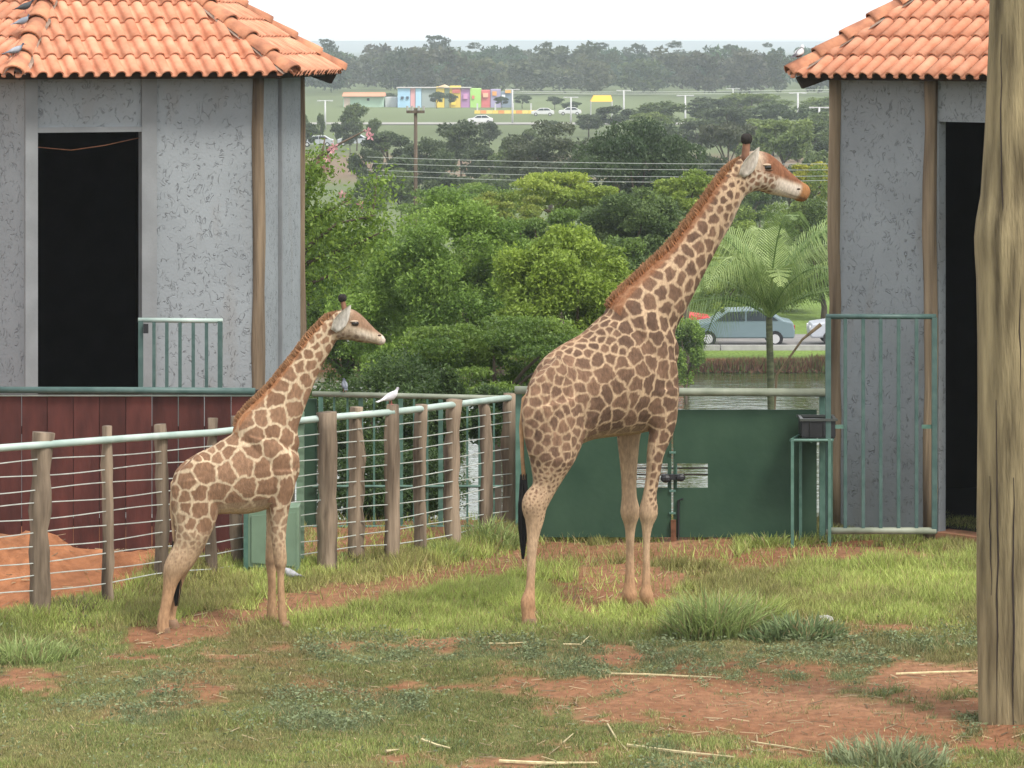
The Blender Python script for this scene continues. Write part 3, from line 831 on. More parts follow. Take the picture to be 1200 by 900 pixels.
# top rail: follows the posts
RP = [(-40, 527.5), (0, 525), (60, 520.5), (125, 515.5), (187, 511), (249, 507), (300, 501), (352, 493), (383, 489.5), (418, 486.5), (460, 483), (494, 479), (533, 474), (566, 470), (598, 466)]
fx = [p[0] for p in FP]; fy = [p_[0].y for p_ in posts]
def fence_Y(px): return float(np.interp(px, fx, fy))
m = MB(); m.tube([P(a, b, fence_Y(a) - (0.11 if a < 300 else 0.05)) for a, b in RP], 0.034, 10); m.build('rail', M['pale_pipe'], wf, True)
for k in range(10):
    m = MB(); pts = []
    for q in range(61):
        px = -40 + 640 * q / 60; Y = fence_Y(px)
        zt = CAMH - (np.interp(px, [r_[0] for r_ in RP], [r_[1] for r_ in RP]) - YH) * Y / F
        pts.append(Vector(((px - 600) * Y / F, Y - 0.06, zt - 0.135 - k * 0.132 + 0.012 * math.sin(px * 0.03 + k * 2.3))))
    m.tube(pts, 0.0055, 5); m.build('wire', M['wire'], wf)

# green box on the fence line
bx_ = empty('feed_cabinet', G(318, 683), 0, 'pale green metal cabinet on the fence behind the calf front legs', 'cabinet')
b = G(318, 683); Yb = b.y
p0 = P(290, 597, Yb); p1 = P(350, 671, Yb)
m = MB(); m.prism([(p0.x, p1.z + 0.05), (p1.x, p1.z), (p1.x, p0.z + 0.03), (p0.x, p0.z)], (0, 0.32, 0), (0, Yb, 0), (1, 0, 0), (0, 0, 1)); bevel(m.build('body', M['box_green'], bx_), .01)
m = MB(); m.prism([(p0.x + .04, p1.z + 0.10), (p1.x - .035, p1.z + .06), (p1.x - .035, p0.z - 0.03), (p0.x + .04, p0.z - .06)], (0, -0.015, 0), (0, Yb - 0.001, 0), (1, 0, 0), (0, 0, 1)); m.build('door', M['box_green'], bx_)
for px in (288, 346):
    q = P(px, 640, Yb); m = MB(); m.box((q.x, Yb + 0.03, 0.30), (0.045, 0.05, 0.75)); m.build('leg', M['green_steel'], bx_)
m = MB(); q = P(318, 664, Yb); m.box((q.x + .03, Yb + 0.16, 0.07), (0.4, 0.28, 0.13)); m.build('plinth', M['rust'], bx_)

# dark red board fence with green rail
rb_ = empty('board_fence', G(150, 656), 0, 'dark red vertical board fence with green rail in front of the grey hut', 'fence')
YB = 35.2
edges = [-34, -4, 25.5, 55.5, 86, 116.5, 147.5, 178, 209, 239.5, 271, 297]
rr = random.Random(2)
for i in range(len(edges) - 1):
    gap = 0.6 if i not in (1, 7, 8, 9) else 1.0
    x0 = (edges[i] + gap / 2 - 600) * YB / F; x1 = (edges[i + 1] - gap / 2 - 600) * YB / F
    zt = CAMH - (462 - YH) * YB / F
    m = MB(); m.box(((x0 + x1) / 2, YB + rr.uniform(-.006, .006), zt / 2 - 0.05), (x1 - x0, 0.025, zt + 0.1), rz=rr.uniform(-.015, .015)); bevel(m.build('board', M['red_board'], rb_), .003)
m = MB(); m.tube([P(-40, 457, YB - .05), P(150, 457.5, YB - .05), P(299, 458.5, YB - .05)], 0.036, 10); m.build('rail', M['teal_steel'], rb_, True)
m = MB(); m.tube([P(-40, 463.5, YB - .03), P(299, 463.5, YB - .03)], 0.010, 6); m.build('rail_strip', M['pale_pipe'], rb_, True)
for z in (0.35, 1.3):
    m = MB(); m.box(((128 - 600) * YB / F, YB + .045, z), (2.95, 0.05, 0.08)); m.build('crossbar', M['dark_timber'], rb_)
for px in (299, 130, -30):
    m = MB(); m.box(((px - 600) * YB / F, YB + .11, 0.85), (0.08, 0.08, 1.72)); m.build('post', M['dark_timber'], rb_)

# teal barred gate half across the left doorway
lg = empty('barred_gate', P(163, 560, 36.9), 0, 'small teal barred gate beside the dark doorway above the red boards', 'gate')
YG = 36.9
for i, px in enumerate((165, 180.5, 195.5, 211, 226.5, 242, 258)):
    q0, q1 = P(px, 376, YG), P(px, 560, YG)
    m = MB(); w = 0.05 if i in (0, 6) else 0.035; m.box(((q0.x + q1.x) / 2, YG, (q0.z + q1.z) / 2), (w, w, q0.z - q1.z)); m.build('bar' if 0 < i < 6 else 'upright', M['teal_steel'], lg)
q0, q1 = P(162, 375, YG), P(261, 376, YG); m = MB(); m.tube([q0, q1], 0.026, 8); m.build('top_rail', M['pale_pipe'], lg, True)
q0, q1 = P(162, 540, YG), P(261, 540, YG); m = MB(); m.tube([q0 - Vector((0, .06, 0)), q1 - Vector((0, .06, 0))], 0.026, 8); m.build('bottom_rail', M['teal_steel'], lg, True)
q0 = P(171, 385, YG - .04); m = MB(); m.box(q0, (.05, .05, .10)); m.build('latch', M['black_plastic'], lg)

# dark green railing behind the wire fence
gr = empty('steel_railing', P(480, 620, 37.3), 0, 'dark green steel railing behind the wire fence with a pigeon above', 'railing')
YR = 37.4
q0, q1 = P(366, 461.5, YR), P(607, 467, YR - .3)
m = MB(); m.tube([q0, q1], 0.030, 8); m.build('top_rail', M['dull_pipe'], gr, True)
nb = 15
for i in range(nb):
    px = 376 + i * 15.6; z1 = CAMH - (462 + i * .35 - YH) * YR / F; w = .05 if i % 3 == 0 else 0.022
    m = MB(); x = (px - 600) * YR / F; m.box((x, YR, z1 / 2), (w, w, z1)); m.build('upright' if i % 3 == 0 else 'bar', M['green_steel'], gr)
for py in (570, 617):
    q = P(480, py, YR); m = MB(); m.tube([P(366, py, YR - .03), P(606, py, YR - .03)], 0.016, 6); m.build('lower_rail', M['green_steel'], gr)
q0 = P(350, 468, YR); q1 = P(371, 468, YR); m = MB(); m.box(((q0.x + q1.x) / 2, YR + .05, q0.z / 2), (q1.x - q0.x, 0.06, q0.z)); m.build('end_panel', M['gate_steel'], gr)

# big double gate of green sheet
gg = empty('sheet_gate', P(790, 634, 36.3), 0, 'wide dark green sheet metal double gate behind the adult giraffe', 'gate')
YGt = 36.3
def gx(px): return (px - 600) * YGt / F
def gz(py): return CAMH - (py - YH) * YGt / F
def leaf(x0, x1, sx0, sx1, nm):
    """one leaf: a sheet with a rectangular hole at its free edge"""
    s0, s1 = gz(571.5), gz(543)
    t = MB()
    def rect(a, b, z0, z1): t.box(((gx(a) + gx(b)) / 2, YGt, (z0 + z1) / 2), (gx(b) - gx(a), 0.02, z1 - z0))
    zb, zt = gz(629.5), gz(480)
    rect(x0, x1, s1, zt); rect(x0, x1, zb, s0)
    if sx0 > x0: rect(x0, sx0, s0, s1)
    if sx1 < x1: rect(sx1, x1, s0, s1)
    p = t.build('leaf', M['gate_steel'], gg)
    f_ = MB()
    for a in (x0 + 2, x1 - 2): f_.box((gx(a), YGt + .03, (zb + zt) / 2), (0.04, 0.035, zt - zb - .01))
    for z in (zb + .04, zt - .04): f_.box(((gx(x0) + gx(x1)) / 2, YGt + .032, z), (gx(x1) - gx(x0) - .09, 0.033, 0.04))
    f_.build('leaf_frame', M['green_steel'], p)
    for py in (549, 556.5):
        c_ = MB(); c_.tube([Vector((gx(sx0) - .05, YGt + .035, gz(py))), Vector((gx(sx1) + .05, YGt + .035, gz(py)))], 0.009, 6); c_.build('slot_bar', M['dark_timber'], p)
    return p
leaf(612, 786.7, 744, 782.5, 'left'); leaf(789.4, 957, 792.0, 829.5, 'right')
m = MB(); m.box((gx(788), YGt - .04, gz(558.5)), (0.24, 0.05, 0.055)); m.ball((gx(780), YGt - .06, gz(560)), (.06, .04, .045), 8, 5); m.ball((gx(797), YGt - .06, gz(559)), (.055, .04, .04), 8, 5); m.build('lock', M['black_plastic'], gg)
for py in (530, 575, 601):
    m = MB(); m.box((gx(788), YGt - .02, gz(py)), (0.07, 0.03, 0.02)); m.build('hinge_plate', M['green_steel'], gg)
m = MB(); m.box((gx(789), YGt - .03, gz(622)), (0.055, 0.05, 0.24)); m.build('gate_stop', M['rust'], gg)
m = MB(); m.tube([Vector((gx(795), YGt - .03, gz(632))), Vector((gx(795), YGt - .03, gz(586))), Vector((gx(800), YGt - .05, gz(584)))], .012, 6); m.build('drop_bolt', M['black_plastic'], gg)
m = MB(); m.tube([Vector((gx(603), YGt - .1, gz(456))), Vector((gx(780), YGt - .1, gz(458))), Vector((gx(969), YGt - .1, gz(459)))], 0.043, 12); m.build('top_rail', M['dull_pipe'], gg, True)
for px, w in ((608, .07), (963.5, .06)):
    m = MB(); m.box((gx(px), YGt, gz(545)), (w, .07, gz(460) - gz(634))); m.build('gate_post', M['green_steel'], gg)

# stand with a black crate on it, next to the gate
sd = empty('feed_stand', P(946, 622, 35.8), 0, 'green metal stand frame beside the barred gate holding a black crate', 'stand')
YS = 35.8
for px, dy in ((928.5, 0), (938, .45), (972, 0), (974, .45)):
    a = P(px, 514, YS + dy); m = MB(); m.box((a.x, YS + dy, a.z / 2), (.032, .032, a.z)); m.build('leg', M['green_steel'], sd)
a, b, c, d = P(927, 516, YS), P(975, 516, YS), P(976, 512, YS + .45), P(937, 512, YS + .45)
m = MB()
for u, v in ((a, b), (b, c), (c, d), (d, a)): m.tube([Vector((u.x, u.y, a.z)), Vector((v.x, v.y, a.z))], .018, 6)
m.build('top_frame', M['green_steel'], sd)
for t in (.25, .5, .75):
    u = Vector((a.x + (b.x - a.x) * t, YS, a.z - .02)); m = MB(); m.tube([u, u + Vector((0, .45, 0))], .01, 5); m.build('slat', M['green_steel'], sd)
cr = empty('crate', Vector((P(960, 514, YS).x, YS + .2, a.z + .02)), 0, 'black plastic crate with pale rim on the green stand', 'crate')
x0, x1 = P(940, 500, YS).x, P(979, 500, YS).x; z0 = a.z + .022; z1 = z0 + .19
m = MB(); t = .012; y0, y1 = YS + .03, YS + .40
m.box(((x0 + x1) / 2, (y0 + y1) / 2, z0 + t / 2), (x1 - x0, y1 - y0, t))
m.build('bottom', M['black_plastic'], cr)
for c_, d_ in ((((x0 + x1) / 2, y0, (z0 + z1) / 2), (x1 - x0, t, z1 - z0 - .03)), (((x0 + x1) / 2, y1, (z0 + z1) / 2), (x1 - x0, t, z1 - z0 - .03)), ((x0, (y0 + y1) / 2, (z0 + z1) / 2), (t, y1 - y0 - .03, z1 - z0 - .03)), ((x1, (y0 + y1) / 2, (z0 + z1) / 2), (t, y1 - y0 - .03, z1 - z0 - .03))):
    m = MB(); m.box(c_, d_); m.build('side', M['black_plastic'], cr)
m = MB()
for c_, d_ in ((((x0 + x1) / 2, y0 - .006, z1), (x1 - x0 + .05, .035, .025)), (((x0 + x1) / 2, y1 + .006, z1), (x1 - x0 + .05, .035, .025)), ((x0, (y0 + y1) / 2, z1), (.03, y1 - y0 - .04, .024)), ((x1, (y0 + y1) / 2, z1), (.03, y1 - y0 - .04, .024))): m.box(c_, d_)
m.build('rim', pmat('crate_rim', (.06, .065, .06), .4, .1, 5), cr)
for px in (950, 966):
    q = P(px, 500, YS); m = MB(); m.box((q.x, y0 - .012, (z0 + z1) / 2), (.015, .012, .15)); m.build('rib', M['black_plastic'], cr)

# barred gate in front of the right hut
rg = empty('barred_gate', P(1032, 626, 35.9), 0, 'tall green barred gate standing open against the stucco hut wall', 'gate')
YRG = 35.85
def rgp(px, py): return P(px, py, YRG)
ang = 0.0
xs = [970.5, 990.5, 1011.5, 1032, 1053, 1074, 1095]
for i, px in enumerate(xs):
    b = rgp(px, 621 + (1.0 if i else 0)); t_ = rgp(px, 372)
    w = .055 if i in (0, 6) else .036
    m = MB(); zb_ = b.z if 0 < i < 6 else b.z - .02; m.box((b.x, b.y, (zb_ + t_.z) / 2), (w, w, t_.z - zb_), rz=ang); m.build('bar' if 0 < i < 6 else 'upright', M['teal_steel'], rg)
zt = rgp(1030, 371).z; zb = rgp(1030, 622).z
for z, r_, nm in ((zt, .028, 'top_rail'), (zb, .036, 'bottom_rail')):
    u, v = rgp(968, 500), rgp(1097, 500); m = MB(); m.tube([Vector((u.x, u.y, z)), Vector((v.x, v.y, z))], r_, 8); m.build(nm, M['dull_pipe'] if nm == 'bottom_rail' else M['teal_steel'], rg, True)
for px in (980, 1089):
    u = rgp(px, 500); m = MB(); m.box((u.x, u.y, u.z), (.16, .03, .04), rz=ang); m.build('hinge', M['green_steel'], rg)

# big trunk post at the right
tp = empty('trunk_post', G(1195, 852), 0, 'thick weathered tree trunk post standing on the red earth', 'post')
b = G(1195, 852); Yt = b.y
prof = [(853, 1152, 1246), (800, 1151.5, 1244), (700, 1150, 1242), (600, 1150.5, 1242), (500, 1152, 1243), (400, 1152, 1243), (330, 1151, 1243), (300, 1149, 1242), (280, 1148.5, 1242), (260, 1150.5, 1242), (230, 1156, 1242), (150, 1161, 1243), (50, 1165, 1245), (-60, 1168, 1247), (-160, 1170, 1247)]
m = MB(); n = 28; rings = []
rr = random.Random(9)
ph = [rr.uniform(0, 6.28) for _ in range(6)]
fine = []
for i in range(len(prof) - 1):
    for q in range(4):
        t = q / 4; fine.append(tuple(prof[i][c] * (1 - t) + prof[i + 1][c] * t for c in range(3)))
fine.append(prof[-1])
for (py, a, c) in fine:
    z = CAMH - (py - YH) * Yt / F; x0 = (a - 600) * Yt / F; x1 = (c - 600) * Yt / F; r0 = (x1 - x0) / 2
    ring = []
    for k in range(n):
        an = 2 * math.pi * k / n
        rad = r0 * (1 + 0.018 * math.sin(5 * an + ph[0] + z * .4) + 0.012 * math.sin(9 * an + ph[1]) + 0.008 * math.sin(17 * an + ph[2] + z))
        ring.append(Vector(((x0 + x1) / 2 + rad * math.cos(an), Yt + 0.3 + rad * math.sin(an) * .95, z - (0.1 if py > 850 else 0))))
    rings.append(ring)
m.add([v for r_ in rings for v in r_], [(i * n + k, i * n + (k + 1) % n, (i + 1) * n + (k + 1) % n, (i + 1) * n + k) for i in range(len(rings) - 1) for k in range(n)])
tm = pmat('trunk_bark', (0.085, 0.064, 0.034), 0.92, 0, 4.0, bump=1.0, bscale=20, stretch=(2.6, 2.6, 0.30), col2=(0.37, 0.295, 0.165), detail=12, contrast=(0.28, 0.72))
m.build('trunk', tm, tp, True)
# knot and long drying cracks
m = MB(); k0 = P(1150, 284, Yt + .28)
m.tube([k0 + Vector((.05, 0, -.05)), k0 + Vector((.012, -.02, 0)), k0 + Vector((.03, 0, .05))], [.03, .035, .03], 8); m.build('knot', M['old_wood'], tp, True)
def trunk_surf(px, py):
    s = np.interp(-py, [-q[0] for q in prof], range(len(prof))); i = min(int(s), len(prof) - 2); t = s - i
    a = prof[i][1] * (1 - t) + prof[i + 1][1] * t; c = prof[i][2] * (1 - t) + prof[i + 1][2] * t
    cx_ = (a + c) / 2; r0 = (c - a) / 2; dx = (px - cx_) / r0
    return Vector(((px - 600) * Yt / F, Yt + .3 - math.sqrt(max(0, 1 - dx * dx)) * r0 * Yt / F * .95, CAMH - (py - YH) * Yt / F))
for (x0, ya, yb, w) in ((1170, 470, 850, .006), (1188, 560, 850, .008), (1196, 300, 520, .006), (1176, 40, 330, .005), (1163, 560, 700, .004)):
    rr = random.Random(x0); m = MB(); pts = [trunk_surf(x0 + rr.uniform(-1.2, 1.2), ya + (yb - ya) * t / 10) for t in range(11)]
    m.tube(pts, [w * (0.3 + math.sin(math.pi * min(max(t, .5), 9.5) / 10)) for t in range(11)], 5); m.build('crack', M['dark_timber'], tp)
# ================================================================ giraffes
class Giraffe:
    def __init__(g, name, hoof_px, theta, label, seed):
        g.th = R(theta); g.c, g.s = math.cos(g.th), math.sin(g.th); g.seed = seed
        o = G(*hoof_px); g.O = Vector((o.x, o.y, float(terrain_h(o.x, o.y))))
        g.root = empty(name, g.O, g.th, label, 'giraffe')
        g.mb = MB(); g.sk = []                       # skeleton samples: (x, y, z, radius, region)
    def L(g, px, py, w=0.0):
        """pixel + sideways offset w (local, + is the far side) -> local point"""
        k = (px - 600) / F
        s = (k * (g.O.y + w * g.c) - g.O.x + w * g.s) / (g.c - k * g.s)
        Y = g.O.y + s * g.s + w * g.c
        return Vector((s, w, CAMH - (py - YH) * Y / F - g.O.z))
    def m(g, n): return n * g.O.y / F                # pixels to metres at this distance
    def ring(g, c, u, v, ru, rv, n=24, p=2.0):
        out = []
        for k in range(n):
            a = 2 * math.pi * k / n; ca, sa = math.cos(a), math.sin(a)
            q = (abs(ca) ** p + abs(sa) ** p) ** (-1 / p)
            out.append(c + u * (ru * ca * q) + v * (rv * sa * q))
        return out
    def loft(g, rings):
        n = len(rings[0]); V = [q for r in rings for q in r]
        Fc = [(i * n + k, i * n + (k + 1) % n, (i + 1) * n + (k + 1) % n, (i + 1) * n + k) for i in range(len(rings) - 1) for k in range(n)]
        Fc += [tuple(range(n - 1, -1, -1)), tuple((len(rings) - 1) * n + k for k in range(n))]
        g.mb.add(V, Fc)
    def resample(g, rows, per=5):
        """smooth (Catmull-Rom) through rows of numbers"""
        A = np.array(rows, float); out = []
        for i in range(len(A) - 1):
            p0, p1, p2, p3 = A[max(i - 1, 0)], A[i], A[i + 1], A[min(i + 2, len(A) - 1)]
            for q in range(per):
                t = q / per
                out.append(0.5 * ((2 * p1) + (-p0 + p2) * t + (2 * p0 - 5 * p1 + 4 * p2 - p3) * t * t + (-p0 + 3 * p1 - 3 * p2 + p3) * t ** 3))
        out.append(A[-1]); return out
    def torso(g, st):
        rows = []
        for px, y0, y1, hw in st:
            a, b = g.L(px, y0), g.L(px, y1); rows.append((a.x, (a.z + b.z) / 2, (a.z - b.z) / 2, hw))
        rs = g.resample(rows); rings = []
        for x, z, hz, hw in rs:
            hz, hw = max(hz, .02), max(hw, .02)
            c = Vector((x, 0, z)); r = g.ring(c, Vector((0, 0, 1)), Vector((0, 1, 0)), hz, hw, 28, 2.25)
            # narrower along the spine than at the belly
            r = [Vector((q.x, q.y * (1 - 0.30 * max(0, (q.z - z) / hz) ** 1.5), q.z)) for q in r]
            rings.append(r); g.sk.append((x, 0, z, max(hz, hw), 0))
        g.loft(rings)
    def spine(g, pts, region, lat=0.62, p=2.0, w=0.0):
        """tube through profile pairs (back px, back py, front px, front py)"""
        rows = []
        for bx, by, fx_, fy_ in pts:
            a, b = g.L(bx, by, w), g.L(fx_, fy_, w); rows.append((*(a), *(b)))
        rs = g.resample(rows); rings = []
        for r in rs:
            a, b = Vector(r[:3]), Vector(r[3:]); c = (a + b) / 2; h = (a - b).length / 2
            rings.append(g.ring(c, (a - b).normalized(), Vector((0, 1, 0)), h, h * lat, 24, p)); g.sk.append((*c, h, region))
        g.loft(rings); return rs
    def head(g, pts, hw):
        rows = []
        for (tx, ty, bx, by), w in zip(pts, hw):
            a, b = g.L(tx, ty), g.L(bx, by); rows.append((*a, *b, w))
        rs = g.resample(rows); rings = []
        for r in rs:
            a, b = Vector(r[:3]), Vector(r[3:6]); c = (a + b) / 2; h = (a - b).length / 2
            rings.append(g.ring(c, (a - b).normalized(), Vector((0, 1, 0)), h, max(r[6], .02), 24, 2.3)); g.sk.append((*c, h, 2))
        g.loft(rings)
    def leg(g, rows_, w0, w1, region, lat=0.85, latup=1.0):
        """rows (left px, right px, py) from the top; sideways offset goes w0 -> w1"""
        rows = []; n = len(rows_)
        for i, (a, b, py) in enumerate(rows_):
            w = w0 + (w1 - w0) * min(1, i / (n * 0.55)); c = g.L((a + b) / 2, py, w)
            r = g.m((b - a) / 2) / (1 if i > 3 else (0.55 + 0.45 * g.c)); rows.append((*c, r))
        rs = g.resample(rows, 6); rings = []
        for i, r in enumerate(rs):
            c = Vector(r[:3]); t = (Vector(rs[min(i + 1, len(rs) - 1)][:3]) - Vector(rs[max(i - 1, 0)][:3])).normalized()
            v = Vector((0, 1, 0)); v = (v - t * v.dot(t)).normalized(); u = t.cross(v).normalized()
            f_ = i / len(rs); la = latup + (lat - latup) * min(1, f_ / 0.4)
            rv = min(r[3] * la, 0.17 * g.size) if f_ < .5 else r[3] * la
            rings.append(g.ring(c, u, v, r[3], rv, 18)); g.sk.append((*c, r[3], region))
        g.loft(rings)
    def body(g, voxel, smooth):
        me = bpy.data.meshes.new('tmp'); me.from_pydata([tuple(v) for v in g.mb.v], [], g.mb.f)
        bm = bmesh.new(); bm.from_mesh(me); bmesh.ops.recalc_face_normals(bm, faces=bm.faces); bm.to_mesh(me); bm.free()
        o = bpy.data.objects.new('tmp', me); col.objects.link(o)
        md = o.modifiers.new('r', 'REMESH'); md.mode = 'VOXEL'; md.voxel_size = voxel
        sm = o.modifiers.new('s', 'SMOOTH'); sm.factor = 0.5; sm.iterations = smooth
        dg = bpy.context.evaluated_depsgraph_get(); ev = o.evaluated_get(dg)
        nm = bpy.data.meshes.new_from_object(ev); nm.name = 'body'
        bpy.data.objects.remove(o); bpy.data.meshes.remove(me)
        return nm
    def region(g, V):
        S = np.array(g.sk)
        kd = kdtree.KDTree(len(S))
        best = np.full(len(V), 1e9); reg = np.zeros(len(V), int)
        for r in sorted(set(S[:, 4])):
            Q = S[S[:, 4] == r]
            for q in Q:
                d = np.sqrt(((V - q[:3]) ** 2).sum(1)) / q[3]
                k = d < best; best[k] = d[k]; reg[k] = int(r)
        return reg

def vor_coat(V, spacing, rs, jig=0.024):
    """irregular cells on the skin: seeds spaced by the local size, edge distance and cell id for every vertex"""
    order = rs.permutation(len(V)); cell = {}; seeds = []; sr = []
    gs = spacing.max()
    for i in order:
        p = V[i]; r = spacing[i]; key = (int(p[0] // gs), int(p[1] // gs), int(p[2] // gs)); ok = True
        for dx in (-1, 0, 1):
            for dy in (-1, 0, 1):
                for dz in (-1, 0, 1):
                    for j in cell.get((key[0] + dx, key[1] + dy, key[2] + dz), ()):
                        q = seeds[j]
                        if (p[0] - q[0]) ** 2 + (p[1] - q[1]) ** 2 + (p[2] - q[2]) ** 2 < (0.5 * (r + sr[j])) ** 2: ok = False; break
                    if not ok: break
                if not ok: break
            if not ok: break
        if ok: cell.setdefault(key, []).append(len(seeds)); seeds.append(p); sr.append(r)
    seeds = np.array(seeds); sr = np.array(sr)
    # wobble the outlines
    f = 1.0 / 0.05
    W = V + jig * np.stack([fbm(V[:, 0] * f + V[:, 1] * 13, V[:, 2] * f, 2) - .5, 0 * V[:, 0], fbm(V[:, 2] * f + 40, V[:, 0] * f + V[:, 1] * 11, 2) - .5], -1) * 2
    e = np.zeros(len(V)); idn = np.zeros(len(V), int); dc = np.zeros(len(V))
    for a in range(0, len(V), 4000):
        D = np.sqrt(((W[a:a + 4000, None, :] - seeds[None]) ** 2).sum(2)) / sr[None]
        p2 = np.argpartition(D, 1, axis=1)[:, :2]
        dd = np.take_along_axis(D, p2, 1); o = np.argsort(dd, axis=1); dd = np.take_along_axis(dd, o, 1); p2 = np.take_along_axis(p2, o, 1)
        e[a:a + 4000] = (dd[:, 1] - dd[:, 0]) * sr[p2].mean(1) / 2; idn[a:a + 4000] = p2[:, 0]; dc[a:a + 4000] = dd[:, 0]
    return e, idn, dc, len(seeds)

M['hide'] = pmat('hide', (0.72, 0.71, 0.70), 0.85, 0, 55, attr=True, spec=0.12, col2=(1.15, 1.14, 1.12), bump=0.3, bscale=130, stretch=(1, 1, 0.35), detail=6)
M['hair'] = pmat('hair', (0.9, 0.9, 0.9), 0.8, 0.15, 20, attr=True, spec=0.2)
M['eye'] = pmat('eye', (0.012, 0.008, 0.006), 0.12, 0.1, 5, spec=0.6)
M['hoof'] = pmat('hoof', (0.20, 0.12, 0.07), 0.7, 0.3, 12)
M['horn_tip'] = pmat('horn_tip', (0.018, 0.014, 0.012), 0.9, 0.3, 40)
M['tail_hair'] = pmat('tail_hair', (0.012, 0.010, 0.010), 0.7, 0.3, 30)

def ear(g, base, tip, wpx, w, flare, nm='ear', cols=((.62, .57, .50), (.40, .35, .30))):
    """leaf-shaped cupped ear with thickness"""
    a, b = g.L(*base, w), g.L(*tip, w + flare); ax = b - a; n = 9; mth = 5
    side = Vector((0, 1, 0)).cross(ax.normalized()); side.normalize(); out = Vector((0, -1 if w < 0 else 1, 0))
    V = []; C = []
    prof = [.45, .8, 1.0, 1.05, .98, .82, .6, .34, .05]
    for lay in (0, 1):
        for i in range(n):
            t = i / (n - 1); hw = g.m(wpx / 2) * prof[i]
            for j in range(mth):
                s_ = -1 + 2 * j / (mth - 1)
                V.append(a + ax * t + side * (hw * s_) + out * (g.m(3.2) * (abs(s_) ** 1.5) * prof[i] + (0.004 if lay else -.004)))
                e_ = max(abs(s_) ** 2, t ** 3); C.append([cols[1][q] * (1 - e_) + cols[0][q] * e_ for q in range(3)] if lay else cols[0])
    Fc = []
    for lay in (0, 1):
        for i in range(n - 1):
            for j in range(mth - 1):
                q = lay * n * mth + i * mth + j; f_ = (q, q + 1, q + mth + 1, q + mth); Fc.append(f_)
    for i in range(n - 1):
        for j in (0, mth - 1):
            q = i * mth + j; Fc.append((q, q + mth, q + mth + n * mth, q + n * mth))
    for j in range(mth - 1): Fc.append((j, j + 1, j + 1 + n * mth, j + n * mth))
    return link(nm, fastmesh(nm, np.array([tuple(v) for v in V]), np.array(Fc), np.array(C), True), M['hide'], g.root)

def horn(g, base, tip, r0, r1, w):
    a, b = g.L(*base, w), g.L(*tip, w * 1.15)
    m = MB(); m.tube([a - (b - a) * .5, a, a + (b - a) * .6, b], [g.m(r0) * 1.3, g.m(r0), g.m(r0) * .8, g.m(r0) * .75], 10)
    o = m.build('horn', pmat('horn_skin', (.20, .10, .06), .85, .2, 20), g.root, True, local=True)
    t = MB(); t.ball(b, (g.m(r1), g.m(r1), g.m(r1) * 1.05), 12, 8); rr = random.Random(5)
    t.v = [tuple(Vector(v) + Vector((rr.uniform(-1, 1), rr.uniform(-1, 1), rr.uniform(-1, 1))) * g.m(.5)) for v in t.v]
    t.build('horn_tip', M['horn_tip'], o, True, local=True)

def mane(g, pts, length, n, colr, seed):
    rs = np.random.RandomState(seed)
    c = np.array([tuple(g.L(*p)) for p in pts]); seg = np.r_[0, np.cumsum(np.linalg.norm(np.diff(c, axis=0), axis=1))]
    t = rs.uniform(0, seg[-1], n); base = np.stack([np.interp(t, seg, c[:, k]) for k in range(3)], -1)
    d = np.stack([np.interp(np.minimum(t + .02, seg[-1]), seg, c[:, k]) - np.interp(np.maximum(t - .02, 0), seg, c[:, k]) for k in range(3)], -1); d /= np.linalg.norm(d, axis=1)[:, None]
    nrm = np.stack([-d[:, 2], 0 * t, d[:, 0]], -1)
    if nrm[:, 2].mean() < 0: nrm = -nrm
    base[:, 1] += rs.normal(0, .012, n); base -= nrm * 0.03
    ends = np.interp(t / seg[-1], [0, .06, .5, .93, 1], [.5, 1, 1, .9, .35])
    Lh = (length * rs.uniform(.65, 1.1, n) * ends)[:, None] + .03
    tip = base + nrm * Lh + d * (rs.normal(-.12, .12, n)[:, None] * Lh) + np.stack([0 * t, rs.normal(0, .014, n), 0 * t], -1)
    wv = d * 0.0065 + np.stack([0 * t, rs.normal(0, .003, n), 0 * t], -1)
    V = np.stack([base - wv, base + wv, tip + wv * .3, tip - wv * .3], 1).reshape(-1, 3)
    cc = np.array(colr) * rs.uniform(.65, 1.3, n)[:, None]
    tc = cc * .6 + np.array((.45, .32, .2)) * .4
    C = np.stack([cc, cc, tc, tc], 1).reshape(-1, 3)
    o = link('mane', fastmesh('mane', V, np.arange(n * 4).reshape(-1, 4), C), M['hair'], g.root)

def tail(g, pts, rad, tuft_pts, seed, hide_col, tuft_col=None):
    m = MB(); ps = [g.L(a, b, w) for a, b, w in pts]; m.tube(ps, rad, 8)
    o = m.build('tail', pmat('tail_hide', hide_col, .85, .3, 14), g.root, True, local=True)
    rs = random.Random(seed); t = MB()
    for k in range(70):
        off = [Vector((rs.gauss(0, 1), rs.gauss(0, 1), rs.gauss(0, .4))) for _ in range(len(tuft_pts))]
        q = [g.L(a, b, w) + off[0] * sp * .5 + off[min(1, i)] * sp * .5 for i, (a, b, w, sp) in enumerate(tuft_pts)]
        t.tube(q, [.004] * (len(q) - 1) + [.001], 4, False)
    t.build('tail_tuft', M['tail_hair'], o, True, local=True)

